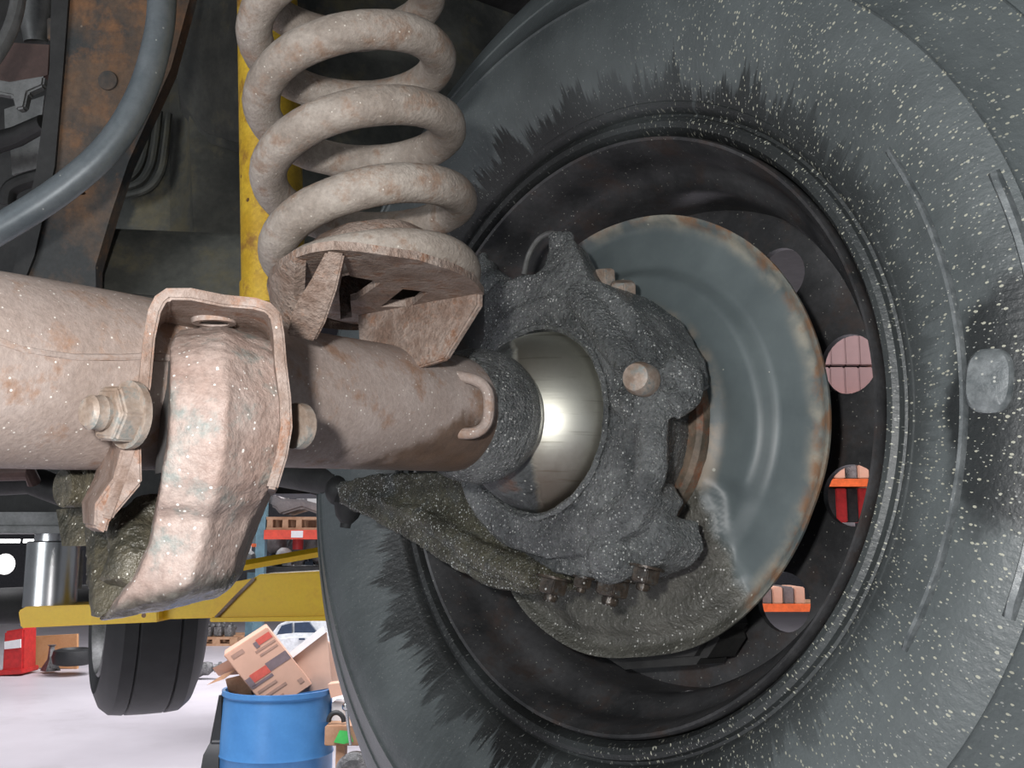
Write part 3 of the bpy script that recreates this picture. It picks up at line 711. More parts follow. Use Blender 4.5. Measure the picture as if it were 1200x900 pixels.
# stop bolt, cap bolts, stud nuts
ax1 = (onW(742, 440, BW - .03) - onW(775, 452, BW + .01)).normalized()
mk('stop_bolt', revolve(onW(756, 446, BW - .010), ax1, [(0, .0105), (.010, .0105), (.0145, .0085), (.0165, .0)], 20), M['boltmat'], kn)
mk('cap_bolt', hexa(onW(730, 356, BW + .035), (WV * .8 - WN * .3 + WU * .15), .0098, .016), M['boltmat'], kn, bevel=.0008)
mk('cap_bolt', hexa(onW(708, 336, BW + .045), (WV * .85 - WN * .2), .0090, .013), M['boltmat'], kn, bevel=.0008)
for px, py, r in ((650, 676, .0105), (684, 676, .0065), (720, 676, .0115), (758, 664, .0095)):
    c = onW(px, py, BW + .012); dn = (-WV - WN * .15).normalized()
    mk('stud_nut', bolt(c, dn, r, r * 1.15), M['boltdark'], kn, bevel=.0006, jig=.0006, jscale=150)
mk('shadow_filler_block', prism([Wp(u, v, .050) for u, v in ((-.03, -.115), (.075, -.115), (.085, -.135), (.07, -.160), (.0, -.178), (-.05, -.165))], WN * .045), M['dark'], kn, bevel=.006)  # dark block added to stand for the black shadow behind the shield
# wire loop on the cap, vent pipe and hose stub
mk('vent_pipe', tube(spline([onW(614, 322, BW + .02), onW(620, 298, BW + .022), onW(632, 280, BW + .022), onW(648, 273, BW + .02), onW(660, 282, BW + .015)], 6), .0022, 10), M['greymetal'], kn)
mk('cap_nut', hexa(onW(658, 292, BW + .010), (WV * .95 - WN * .2), .0105, .012), M['grease'], kn, bevel=.001)
mk('hose_fitting', tube(spline([onW(590, 340, BW + .05), onW(575, 328, BW + .05), onW(568, 312, BW + .055), onW(566, 296, BW + .06)], 4), [.012] * 4 + [.010] * 4 + [.004] * 5, 14), M['grease'], kn)
# ---------------------------------------------------------------- steering arm
cast('steering_arm', [trW([(392, 566), (430, 556), (500, 552), (552, 560), (575, 600), (600, 640), (655, 655), (660, 690), (610, 697), (560, 684), (515, 658), (470, 628), (428, 605), (396, 590)], BW + .012, BW + .040),
                  tube(spline([onW(430, 580, BW + .012), onW(500, 610, BW + .006), onW(560, 650, BW + .004), onW(630, 676, BW + .006)], 5), [.004] * 4 + [.008] * 5 + [.011] * 4 + [.010] * 3, 14)], M['grease_olive'], kn, .0024, 5, .0022, .02)
mk('ball_stud', join([revolve(onW(412, 590, BW + .03), -WV, [(-.01, .013), (0, .016), (.012, .013), (.018, .008), (.022, .008)], 24), sphere(onW(400, 575, BW + .03), .015)]), M['dark'], kn)
trod = tag(mk('tie_rod', tube([onW(402, 566, BW + .035), onW(402, 566, BW + .035) + V((-.25, -.016, .20)), onW(402, 566, BW + .035) + V((-.6, -.04, .48))], .014, 20), M['dark']), 'black tie rod disappearing into shadow under the axle', 'tie rod')
# ---------------------------------------------------------------- underbody above and behind the axle
bar = mk('stabilizer_bar', tube(spline([P(190, -60, .80), P(190, 0, .79), P(184, 50, .78), P(165, 112, .77), P(128, 172, .76), P(72, 222, .75), P(0, 268, .74), P(-90, 318, .73)], 8), .0110, 20), M['barmat'])
tag(bar, 'smooth grey curved stabilizer bar sweeping across the upper left', 'bar')
xm = root('crossmember', 'rust-streaked crossmember plate with small holes behind the grey bar', 'crossmember', cw(P(80, 310, .95)))
def oval(px, py, d, a, b, n=14): return [P(px + a * math.cos(2 * math.pi * k / n), py + b * math.sin(2 * math.pi * k / n), d) for k in range(n)]
def on_d(pts, d): return [P(px, py, d) for px, py in pts]
mk('plate', holed(on_d([(86, -80), (240, -80), (222, 0), (200, 80), (150, 190), (130, 250), (112, 312), (112, 350), (28, 350), (32, 300), (62, 195), (74, 80)], .96), [oval(120, 93, .96, 5, 3), oval(96, 226, .96, 4, 2)], V((0, .004, .016))), M['rustplate'], xm, jig=.001, jscale=25)
mk('folded_flange', prism(on_d([(62, -80), (86, -80), (74, 80), (64, 195), (40, 300), (20, 350), (8, 350), (42, 200), (58, 80)], .955), V((-.004, .004, .05))), M['dark'], xm)
mk('stamped_dimple', revolve(P(126, 94, .958), V((0, 0, -1)), [(-.004, .010), (.0005, .009), (.001, .006)], 24), M['rustplate'], xm)
pan = root('floor_pan', 'grimy dark floor pan with pressed ribs behind the spring', 'floor pan', cw(P(300, 340, 1.2)))
rowsp = []
mk('panel', loft([[P(80, -120, 1.30), P(80, 370, 1.12), P(80, 370, 1.16), P(80, -120, 1.34)], [P(200, -120, 1.28), P(200, 370, 1.12), P(200, 370, 1.16), P(200, -120, 1.32)], [P(215, -120, 1.20), P(232, 370, 1.10), P(232, 370, 1.14), P(215, -120, 1.24)], [P(330, -120, 1.22), P(330, 370, 1.10), P(330, 370, 1.14), P(330, -120, 1.26)], [P(640, -120, 1.5), P(640, 400, 1.3), P(640, 400, 1.34), P(640, -120, 1.54)]]), M['pan'], pan, jig=.004, jscale=8)
for k in range(3):
    dx = k * 11
    mk('pressed_rib', tube(spline([P(176 + dx, 128 + k * 3, 1.165), P(172 + dx, 165 + k * 3, 1.155), P(166 + dx, 192 + k * 5, 1.148), P(154 + dx * .8, 208 + k * 7, 1.142), P(130 + dx * .4, 213 + k * 9, 1.14)], 6), .0042, 8), M['pan'], pan)
mk('rubber_grommet', annulus(P(148, 318, 1.06), V((-.1, .2, -1)), [(0, .022), (.008, .024), (.012, .021), (.006, .016), (0, .016)], 32), M['dark'], pan)
mk('sill_rail', loft([[P(100, 268, 1.04), P(100, 345, 1.0), P(100, 360, 1.06), P(100, 268, 1.1)], [P(300, 276, 1.05), P(300, 360, 1.0), P(300, 370, 1.06), P(300, 276, 1.1)], [P(420, 290, 1.15), P(420, 380, 1.1), P(420, 390, 1.2), P(420, 290, 1.2)]]), M['pan'], pan, bevel=.004, jig=.003, jscale=10)
mk('inner_fender', loft([[P(216, -100, 1.10), P(285, -100, 1.05), P(285, -100, 1.15), P(216, -100, 1.2)], [P(205, 60, 1.13), P(285, 60, 1.06), P(285, 60, 1.16), P(205, 60, 1.2)], [P(212, 130, 1.14), P(290, 150, 1.08), P(290, 150, 1.16), P(212, 130, 1.2)], [P(235, 165, 1.13), P(290, 185, 1.1), P(290, 185, 1.16), P(235, 165, 1.18)]]), M['pan'], pan, bevel=.01, jig=.004, jscale=12)
# clutter at the far upper left
ub = root('engine_mount', 'brown and grey bracketed engine mount in the upper left corner', 'bracket', cw(P(30, 135, 1.05)))
mk('heat_plate', prism(on_d([(-60, 46), (58, 52), (56, 88), (20, 98), (-60, 90)], 1.06), V((0, .004, .02))), M['brownplate'], ub, jig=.001)
mk('tab', prism(on_d([(-30, 88), (10, 95), (52, 88), (50, 100), (32, 108), (28, 126), (18, 128), (14, 112), (-30, 104)], 1.05), V((0, .002, .012))), M['greymetal'], ub, bevel=.002)
mk('upright', tube([P(52, -60, 1.08), P(40, 20, 1.08), P(42, 50, 1.08)], [.014, .016, .012], 14), M['greymetal'], ub)
mk('clip', box(P(65, 36, 1.02), V((.006, 0, 0)), V((0, .011, 0)), V((0, 0, .006))), M['rustplate'], ub, bevel=.001)
fr = root('engine_bay_frame', 'dark panel with slanting struts left of the rusty crossmember', 'frame', cw(P(10, 320, 1.2)))
mk('backing', prism(on_d([(-200, -120), (110, -120), (110, 360), (-200, 360)], 1.32), V((0, .01, .04))), M['dark'], fr, jig=.003)
mk('strut', tube([P(-40, 178, 1.2), P(20, 160, 1.18), P(52, 144, 1.16)], [.014, .012, .010], 12), M['dark'], fr)
mk('grey_panel', prism(on_d([(5, 128), (52, 112), (48, 142), (6, 158)], 1.24), V((0, .004, .02))), M['greymetal'], fr)
mk('grey_panel', prism(on_d([(12, 172), (48, 156), (46, 196), (14, 205)], 1.24), V((0, .004, .02))), M['greymetal'], fr)
mk('loom_tube', tube(spline([P(8, 240, 1.1), P(12, 222, 1.1), P(30, 212, 1.1), P(60, 204, 1.1)], 5), .009, 12), M['dark'], fr)
cb = mk('cable', tube(spline([P(24, -40, .86), P(20, 8, .85), P(8, 44, .84), P(-12, 76, .83)], 6), .0062, 12), M['greymetal'])
tag(cb, 'thin pale cable loop at the upper left corner', 'cable')
ovh = mk('body_floor', bxw(-1.6, 1.5, -.25, 3.2, 2.36, 2.42), M['dark'], world=True); tag(ovh, 'black underside of the lifted vehicle body', 'vehicle floor')
# ---------------------------------------------------------------- lift arm and frame rail under the vehicle
YL = 1.72
rail = root('frame_rail', 'dull grey vehicle frame rail resting on the chrome lift post', 'frame rail', wpt(30, 628, YL))
mk('channel', bpx(-260, 215, 600, 618, YL - .05, .14), M['greymetal'], rail, world=True, bevel=.004)
mk('lower_lip', bpx(-260, 215, 617, 625, YL - .07, .18), M['greymetal'], rail, world=True, bevel=.002)
mk('dark_body', bpx(-400, 250, 505, 600, YL + .12, .4), M['dark'], rail, world=True, jig=.01, jscale=6)
mk('dark_member', bpx(300, 372, 548, 578, 2.3, .3), M['dark'], rail, world=True, bevel=.02)
mk('driveline_tube', tube([P(-60, 566, 1.5), P(36, 562, 1.5), P(95, 584, 1.5)], .022, 18), M['dark'], rail)
mk('grey_bracket', tube([P(-30, 555, 1.45), P(34, 552, 1.45), P(40, 566, 1.46)], [.012, .014, .010], 12), M['brownplate'], rail)
post = root('lift_post', 'shiny turned steel lift post standing on the yellow arm end', 'lift post', wpt(58, 711, YL))
pc = wpt(58, 711, YL)
hh = (wpt(58, 634, YL) - pc).z; r1 = .0420
mk('cylinder', revolve(pc, Z, [(0, r1), (hh - .002, r1), (hh, r1 - .003)], 48), M['chrome'], post, world=True)
mk('upper_collar', revolve(pc + V((0, 0, hh)), Z, [(0, .031), (.0125, .031)], 40), M['chrome'], post, world=True)
mk('black_cap', revolve(pc + V((0, 0, hh + .0125)), Z, [(0, .021), (.006, .024), (.014, .024)], 32), M['dark'], post, world=True)
larm = root('vehicle_lift', 'bright yellow steel lift arm with chipped paint in front of the hanging wheel', 'lift arm', wpt(200, 735, YL))
def wpoly(pts, Y, dy): return prism([wpt(px, py, Y) for px, py in pts], V((0, dy, 0)))
mk('end_plate', wpoly([(21, 716), (30, 711), (185, 706), (185, 729), (24, 736)], YL - .05, .12), M['yellow'], larm, world=True, bevel=.002)
mk('box_section', wpoly([(250, 726), (296, 678), (304, 673), (400, 668), (460, 665), (460, 724), (400, 724)], YL - .045, .11), M['yellow'], larm, world=True, bevel=.003)
mk('inner_section', wpoly([(150, 727), (160, 700), (262, 684), (300, 677), (300, 716), (256, 724)], YL - .025, .07), M['yellow'], larm, world=True, bevel=.002)
mk('bottom_flange', wpoly([(246, 724), (460, 721), (460, 727), (246, 729)], YL - .055, .13), M['yellow'], larm, world=True, bevel=.001)
mk('weld_seam', tube([wpt(253, 724, YL - .048), wpt(276, 700, YL - .048), wpt(298, 678, YL - .048)], .003, 8), M['bracket'], larm, world=True)
larm2 = mk('swing_beam', tube([wpt(255, 668, 2.4), wpt(385, 645, 2.5), wpt(470, 630, 2.6)], .012, 4), M['yellow'], world=True)
tag(larm2, 'thin slanting yellow lift beam above the thick yellow arm', 'lift beam')
pinp = mk('locking_pin', tube([wpt(92, 690, YL + .05), wpt(94, 645, YL + .05)], .006, 10), M['greymetal'], world=True); tag(pinp, 'thin upright steel locking rod beside the chrome lift post', 'rod')
# ---------------------------------------------------------------- hanging wheel in the background
YT = 3.1
cT = wpt(172, 706, YT); Rt = (cT - wpt(172, 833, YT)).z * 1.02
axT = V((1, .52, .0)).normalized()
hw = root('hanging_wheel', 'worn black tyre hanging below the yellow lift arm, pale rim showing', 'wheel', cT - V((0, 0, Rt)))
k = Rt / .34; tw = .125
tp = [(-tw + .02, .20 * k), (-tw, .225 * k), (-tw - .012, .27 * k), (-tw + .006, .315 * k), (-tw + .03, .336 * k), (-.06, .340 * k), (-.056, .334 * k), (-.05, .340 * k), (0, .341 * k), (.05, .340 * k), (.056, .334 * k), (.06, .340 * k), (tw - .03, .336 * k), (tw - .006, .315 * k), (tw + .012, .27 * k), (tw, .225 * k), (tw - .02, .20 * k)]
mk('tire', annulus(cT, axT, tp, 72), M['rubber'], hw, world=True, smooth=28)
mk('rim', annulus(cT, axT, [(-tw - .002, .222 * k), (-tw - .008, .212 * k), (-tw + .01, .2 * k), (-.02, .185 * k), (.1, .19 * k), (.1, .205 * k)], 60), M['greymetal'], hw, world=True)
mk('wheel_disc', revolve(cT, axT, [(-.03, .06), (-.02, .187 * k), (.0, .187 * k), (.01, .05)], 48), M['greymetal'], hw, world=True)
mk('axle_stub', revolve(cT, axT, [(-.45, .05), (-.03, .06)], 24), M['dark'], hw, world=True)
# ---------------------------------------------------------------- blue drum with scrap cardboard
M['blue'] = blotch('blue_drum_plastic', (.06, .21, .48), (.08, .26, .56), None, 4, .38, 0, 60, .05, .001, fm=.08)
M['card'] = plain('cardboard', (.66, .40, .29), .8, 0, .07, 6)
M['cardlight'] = plain('pale_cardboard', (.66, .45, .35), .8, 0, .06, 6)
M['white'] = plain('white_board', (.80, .80, .80), .6, 0, .05)
M['redprint'] = plain('red_print', (.62, .11, .08), .7)
M['greyprint'] = plain('grey_print', (.20, .15, .16), .7)
M['faintprint'] = plain('faint_print', (.42, .26, .20), .8)
M['wood'] = blotch('pallet_wood', (.38, .20, .11), (.52, .31, .19), None, 8, .7, 0, 80, .2, .001, fm=.2)
M['plywood'] = blotch('orange_plywood', (.52, .25, .10), (.62, .34, .17), None, 3, .7, 0, 60, .1, .001, fm=.15)
M['redpaint'] = plain('red_paint', (.52, .03, .03), .4)
M['rackred'] = plain('rack_red_orange', (.72, .07, .035), .45)
M['rackorange'] = plain('rack_orange', (.75, .13, .03), .45)
M['rackblue'] = plain('rack_blue_green', (.13, .24, .29), .5)
M['carpart'] = blotch('brown_grey_car_panel', (.17, .145, .145), (.26, .23, .225), None, 3, .45, .1, 50, .1, .001)
M['engine'] = blotch('dirty_aluminium', (.10, .10, .10), (.34, .33, .33), (.05, .045, .04), 9, .45, .3, 60, .5, .01)
M['carwhite'] = plain('white_car_paint', (.70, .72, .73), .3)
M['glass'] = plain('dark_car_glass', (.03, .05, .09), .1)
M['lampw'] = plain('lit_tube', (1, 1, 1), .5, 0, 0, 5, 6)
M['green'] = plain('green_spray_paint', (.06, .50, .10), .6)
YD = 5.2
dc = wpt(325, 806, YD); dc.y = YD
DR = (wpt(390, 850, YD).x - wpt(260, 850, YD).x) / 2; dc.x = wpt(325, 850, YD).x; DH = dc.z
dr = root('drum', 'open blue plastic drum used as a bin for cardboard', 'drum', V((dc.x, dc.y, 0)))
dp = [(0, DR * .92), (.02, DR * .96), (DH * .3, DR * .985), (DH * .325, DR * 1.0), (DH * .335, DR * 1.015), (DH * .35, DR * 1.0), (DH * .5, DR * 1.0), (DH * .655, DR * .995), (DH * .667, DR * 1.015), (DH * .685, DR * .995), (DH * .93, DR * .965), (DH * .965, DR * .955), (DH * .975, DR * .99), (DH, DR * .99), (DH, DR * .93), (DH * .9, DR * .93), (.04, DR * .93)]
mk('shell', revolve(V((dc.x, dc.y, 0)), Z, dp, 72, True), M['blue'], dr, world=True)
# main printed carton: frame from three photo corners
def carton(name, A, Bp, Cp, depth, mat, label, prints=()):
    A, Bp, Cp = V(A), V(Bp), V(Cp); ex = Bp - A; ey = Cp - A; nz = ex.cross(ey).normalized()
    if nz.y < 0: nz = -nz
    rt = root(name, label, 'box', V(((A.x + Bp.x) / 2, A.y, min(A.z, Bp.z, Cp.z))))
    mk('carton_body', prism([A, Bp, Bp + ey, Cp], nz * depth), mat, rt, world=True, bevel=.004)
    for (x0, x1, y0, y1, m) in prints:
        q = [A + ex * x + ey * y - nz * .002 for x, y in ((x0, y0), (x1, y0), (x1, y1), (x0, y1))]
        mk('printed_band', prism(q, nz * .0015), m, rt, world=True, smooth=0)
    return rt
TL = wpt(262, 768, 5.0); TR = wpt(313, 735, 5.05); BL = wpt(316, 836, 5.06)
carton('printed_carton', TL, TR, BL, .22, M['card'], 'tilted brown carton with red and dark printed bands, in the drum',
       [(.66, .97, .06, .15, M['redprint']), (.58, .66, .08, .17, M['greyprint']), (.52, .97, .19, .22, M['faintprint']), (.55, .95, .26, .29, M['faintprint']),
        (.0, .0001, 0, .001, M['card']), (.52, 1.0, .40, .53, M['greyprint']), (.14, .52, .42, .54, M['redprint']), (.02, .14, .44, .58, M['greyprint']), (.03, .52, .56, .60, M['greyprint']),
        (.08, .5, .66, .70, M['faintprint']), (.06, .62, .76, .80, M['faintprint']), (.04, .45, .87, .90, M['faintprint']), (.1, .36, .06, .12, M['faintprint']), (.82, .92, .83, .9, M['faintprint'])])
c2 = root('folded_carton', 'pale open carton with white inner flap at right of the drum', 'box', wpt(360, 812, 5.2))
mk('side_panel', prism([wpt(341, 769, 5.22), wpt(382, 738, 5.26), wpt(389, 806, 5.28), wpt(352, 812, 5.24)], V((0, .02, .0))), M['cardlight'], c2, world=True)
mk('white_flap', prism([wpt(339, 765, 5.20), wpt(379, 733, 5.24), wpt(382, 741, 5.24), wpt(343, 771, 5.20)], V((.0, .03, 0))), M['white'], c2, world=True)
mk('side_panel', prism([wpt(384, 752, 5.32), wpt(393, 758, 5.36), wpt(402, 800, 5.36), wpt(389, 806, 5.32)], V((0, .03, 0))), M['cardlight'], c2, world=True)
c3 = root('flattened_carton', 'flattened brown carton flaps sticking out left of the drum', 'box', wpt(262, 806, 5.2))
mk('flap', prism([wpt(249, 783, 5.1), wpt(270, 772, 5.1), wpt(284, 790, 5.15), wpt(256, 792, 5.15)], V((0, .02, .0))), M['card'], c3, world=True)
mk('flap', prism([wpt(242, 803, 5.08), wpt(262, 790, 5.1), wpt(278, 784, 5.1), wpt(262, 796, 5.08)], V((0, .02, 0))), M['wood'], c3, world=True)
mk('flap', prism([wpt(264, 796, 5.14), wpt(290, 790, 5.14), wpt(296, 818, 5.14), wpt(268, 812, 5.14)], V((0, .04, 0))), M['wood'], c3, world=True)
bg = root('black_bag', 'black bag leaning against the left side of the blue drum', 'bag', wpt(246, 1000, YD))
mk('bag_body', loft([[wpt(257, 812, 5.1), wpt(262, 812, 5.1), wpt(262, 812, 5.16), wpt(257, 812, 5.16)], [wpt(246, 870, 5.12), wpt(261, 870, 5.12), wpt(261, 870, 5.16), wpt(246, 870, 5.16)], [wpt(238, 885, 5.08), wpt(259, 885, 5.08), wpt(259, 885, 5.16), wpt(238, 885, 5.16)], [wpt(232, 920, 5.05), wpt(258, 920, 5.05), wpt(258, 920, 5.16), wpt(232, 920, 5.16)], [wpt(228, 1000, 5.05), wpt(258, 1000, 5.05), wpt(258, 1000, 5.16), wpt(228, 1000, 5.16)]]), M['rubber'], bg, world=True, bevel=.01)
# wooden stand with parts, right of the drum
st = root('wooden_stand', 'rough wooden stand with a green paint mark beside the drum', 'stand', wpt(405, 1000, YD))
mk('top_board', bpx(380, 432, 851, 874, 5.0, .25), M['wood'], st, world=True, bevel=.004)
mk('leg', bpx(390, 404, 874, 1010, 5.02, .08), M['wood'], st, world=True)
mk('leg', bpx(420, 436, 874, 1010, 5.05, .08), M['wood'], st, world=True)
mk('paint_mark', prism([wpt(391, 870, 4.994), wpt(398, 856, 4.994), wpt(410, 857, 4.994), wpt(414, 869, 4.994), wpt(403, 872, 4.994)], V((0, .004, 0))), M['green'], st, world=True)
wr = mk('chrome_bar', join([tube([wpt(406, 830, 4.95), wpt(408, 850, 4.95), wpt(411, 873, 4.95)], .008, 10), sphere(wpt(406, 828, 4.95), .022)]), M['chrome'], world=True); tag(wr, 'chrome bar with round end leaning on the wooden stand', 'tool')
hp = mk('brake_drum_casting', revolve(wpt(415, 905, 4.92), V((0, -1, 0)), [(-.08, .05), (-.06, .085), (0, .09), (.02, .06)], 30), M['engine'], world=True); tag(hp, 'grey cast part hanging in front of the wooden stand', 'part')
ho = mk('rubber_hoop', tube([wpt(394 + 9 * math.cos(a), 846 - 11 * math.sin(a), 5.05) for a in [math.pi * i / 12 for i in range(13)]], .012, 10), M['rubber'], world=True); tag(ho, 'black rubber hoop lying on the wooden stand', 'hose')
sm1 = mk('paper_stack', bpx(388, 404, 823, 848, 5.15, .2), M['white'], world=True, bevel=.005); tag(sm1, 'small white box behind the rubber hoop', 'box')
sm2 = mk('carton_scrap', wpoly([(384, 802), (402, 800), (407, 813), (388, 818)], 5.12, .1), M['card'], world=True); tag(sm2, 'brown carton scrap right of the drum rim', 'box')
# ---------------------------------------------------------------- far shop floor: things standing along the back
def gnd(py): return CAMZ / math.tan(math.atan((py - 450) / F) - PITCH)
y1 = gnd(792)
jk = root('floor_jack', 'red shop machine with white label at the lower left edge', 'machine', wpt(12, 792, y1))
mk('cabinet', wpoly([(2, 790), (5, 740), (28, 736), (27, 786)], y1, .35), M['redpaint'], jk, world=True, bevel=.02)
mk('foot', wpoly([(-6, 792), (-4, 786), (26, 784), (26, 790)], y1 - .05, .45), M['redpaint'], jk, world=True, bevel=.01)
mk('label', wpoly([(5, 752), (24, 749), (24, 759), (5, 761)], y1 - .02, .03), M['white'], jk, world=True)
y2 = gnd(784)
pw = mk('plywood_sheet', wpoly([(30, 782), (34, 746), (90, 743), (90, 784)], y2, .06), M['plywood'], world=True); tag(pw, 'orange-brown plywood sheet leaning behind the red machine', 'plywood')
lt = mk('loose_tire', revolve(wpt(86, 779, y2 - .6), Z, [(0, .18), (.02, .24), (.10, .26), (.18, .24), (.20, .17), (.14, .12)], 36), M['rubber'], world=True); tag(lt, 'loose black tyre lying in front of the plywood sheet', 'tyre')
js = mk('jack_stand', revolve(wpt(59, 786, y2 - .4), Z, [(0, .13), (.03, .12), (.14, .05), (.30, .035), (.32, .06)], 4), M['engine'], world=True); tag(js, 'small grey jack stand left of the loose tyre', 'jack stand')
gb = root('gearbox', 'dirty grey gearbox casting on the floor right of the hanging wheel', 'gearbox', wpt(240, 796, gnd(796)))
yg = gnd(796)
cast_ = [revolve(wpt(224, 786, yg), V((1, .1, .15)), [(0, .05), (.03, .09), (.08, .10), (.14, .08), (.2, .085), (.26, .05)], 18)]
mk('casing', join(cast_), M['engine'], gb, world=True, jig=.02, jscale=12)
mk('output_flange', revolve(wpt(251, 783, yg), V((1, .1, .15)), [(0, .05), (.05, .04), (.06, .065), (.09, .065)], 16), M['engine'], gb, world=True)
# pallets with engines in a row behind
yp = gnd(757)
def pallet(px0, px1, py0, py1, Y, label):
    a = wpt(px0, py1, Y); b = wpt(px1, py0, Y); r_ = root('pallet', label, 'pallet', V(((a.x + b.x) / 2, Y, a.z)), 'wooden pallets under the used engines')
    h = b.z - a.z; n = 3
    for z0, z1 in ((0, .25), (.75, 1)):
        for j in range(3): mk('plank', bxw(a.x, b.x, Y + j * .4, Y + j * .4 + .14, a.z + h * z0, a.z + h * z1), M['wood'], r_, world=True)
    for j in range(n):
        x = a.x + (b.x - a.x - .12) * j / (n - 1); mk('block', bxw(x, x + .12, Y, Y + .9, a.z + h * .25, a.z + h * .75), M['wood'], r_, world=True)
    return r_
pallet(228, 278, 747, 757, yp, 'low wooden pallet carrying engines, right of the hanging wheel')
random.seed(3)
names = ['dark scrap engine on the pallet, nearest the hanging wheel', 'second scrap engine on the pallet, from the hanging wheel', 'third scrap engine on the pallet, from the hanging wheel', 'scrap engine on the pallet left of the tilted carton']
for i, px in enumerate((234, 246, 258, 270)):
    c = wpt(px, 740, yp + .4); p = [sphere(c + V((random.uniform(-.03, .03), random.uniform(-.1, .1), random.uniform(.0, .12))), random.uniform(.03, .055), 10) for _ in range(6)] + [bxw(c.x - .055, c.x + .055, c.y - .15, c.y + .1, wpt(px, 747, yp).z, c.z + .08)]
    tag(mk('scrap_engine', join(p), M['engine'], world=True, jig=.012, jscale=14), names[i], 'engine', 'scrap engines on the low pallet')
# white car beyond the drum
yc = 12.5
car = root('car', 'white car parked behind the drum with dark windows', 'car', wpt(365, 775, yc))
mk('body', prism([V((wpt(312, 780, yc).x, yc, 0))] + [wpt(px, py, yc) for px, py in ((312, 752), (325, 744), (345, 742), (420, 742), (430, 760))] + [V((wpt(430, 780, yc).x, yc, 0))], V((0, 1.6, 0))), M['carwhite'], car, world=True, bevel=.05)
mk('roof_frame', wpoly([(316, 745), (327, 731), (340, 727), (420, 726), (420, 743), (318, 747)], yc + .12, 1.3), M['carwhite'], car, world=True, bevel=.04)
mk('side_window', wpoly([(324, 744), (330, 733), (342, 730), (342, 743)], yc + .06, .1), M['glass'], car, world=True)
mk('side_window', wpoly([(345, 743), (345, 730), (362, 729), (372, 742)], yc + .06, .1), M['glass'], car, world=True)
mk('door_handle', bpx(350, 357, 748, 750, yc - .03, .05), M['glass'], car, world=True)
# storage rack behind (red beam, blue-green posts)
YR = 9.0
rk = root('pallet_rack', 'storage rack with blue-green posts and a red beam, left of the big tyre', 'rack', wpt(305, 800, YR))
zb = 0.0
def post_(px, Y, wdt, m, r_):
    a = wpt(px, 620, Y); mk('post', bxw(a.x - wdt / 2, a.x + wdt / 2, Y, Y + .09, 0, 3.1), m, r_, world=True)
post_(306, YR, .075, M['rackblue'], rk); post_(296, YR + 1.1, .07, M['rackblue'], rk); post_(470, YR, .075, M['rackblue'], rk)
mk('beam', bpx(309, 470, 621, 632, YR - .02, .06), M['rackred'], rk, world=True)
mk('beam_label', bpx(341, 355, 622, 630, YR - .03, .01), M['white'], rk, world=True)
mk('beam', bpx(278, 300, 637, 641, YR + 1.0, .06), M['rackorange'], rk, world=True)
mk('brace', tube([wpt(325, 660, YR + .9), wpt(342, 632, YR + .9)], .02, 8), M['greymetal'], rk, world=True)
zs = wpt(309, 621, YR).z
rp = root('pallet', 'wooden pallet lying on the red rack beam', 'pallet', V((wpt(345, 610, YR).x, YR, zs)))
for z0, z1 in ((0, .02), (.09, .115)):
    for j in range(4): mk('plank', bxw(wpt(312, 610, YR).x, wpt(400, 610, YR).x, YR + j * .28, YR + j * .28 + .1, zs + z0, zs + z1), M['wood'], rp, world=True)
for px in (313, 331, 347, 385): mk('block', bxw(wpt(px, 610, YR).x, wpt(px, 610, YR).x + .05, YR, YR + .9, zs + .02, zs + .09), M['wood'], rp, world=True)
zt = zs + .115
hd = mk('car_fender', loft([[V((x, YR + .12, zt + h0)), V((x, YR + .12, zt + h1)), V((x, YR + .6, zt + h1 * .9)), V((x, YR + .6, zt + h0))] for x, h0, h1 in ((wpt(312, 600, YR).x, .10, .20), (wpt(318, 600, YR).x, .08, .21), (wpt(325, 600, YR).x, .02, .17), (wpt(350, 600, YR).x, .08, .16), (wpt(380, 600, YR).x, .0, .1), (wpt(410, 600, YR).x, .0, .06))]), M['carpart'], world=True, bevel=.02); tag(hd, 'brownish grey car fender lying on the rack pallet', 'car part')
sv = mk('silver_panel', wpoly([(359, 595), (360, 570), (368, 564), (373, 553), (400, 548), (400, 602), (375, 600)], YR + .68, .2), M['white'], world=True, bevel=.02); tag(sv, 'pale silver panel standing on the rack beside the big tyre', 'panel')
dk = mk('dark_part', join([sphere(wpt(354, 588, YR + .8), .06, 12), sphere(wpt(322, 580, YR + .8), .10, 12), sphere(wpt(330, 584, YR + .8), .08, 12)]), M['engine'], world=True, jig=.03, jscale=9); tag(dk, 'dark engine parts heaped behind the grey fender', 'car part')
for px, lab in ((284, 'white panel on the far rack left of the blue-green post'),):
    tag(mk('white_sheet', bpx(276, 292, 640, 664, YR + .9, .1), M['white'], world=True), lab, 'panel')
# red and dark stock under the beam
lowz = [('brown_casting', sphere(wpt(324, 638, YR + .6), .10, 14), 'carpart', 'round brown casting hanging under the red beam'),
        ('red_can', revolve(wpt(349, 644, YR + .5), Z, [(0, .05), (.09, .05), (.10, .02)], 16), 'redpaint', 'small red can on the shelf under the red beam'),
        ('grey_box', bpx(357, 370, 633, 648, YR + .6, .3), 'greymetal', 'grey box on the shelf under the red beam'),
        ('blue_bin', bpx(316, 334, 648, 663, YR + .6, .3), 'glass', 'dark blue parts bin below the brown casting')]
for nm, g, m, lab in lowz: tag(mk(nm, g, M[m], world=True), lab, 'stock item')
shz = wpt(300, 664, YR + .4).z
mk('shelf', bxw(wpt(270, 664, YR + .4).x, wpt(470, 664, YR + .4).x, YR + .3, YR + 1.2, shz - .05, shz), M['dark'], rk, world=True)
random.seed(11)
cols = ['engine', 'greymetal', 'rubber', 'white', 'engine', 'glass', 'engine']
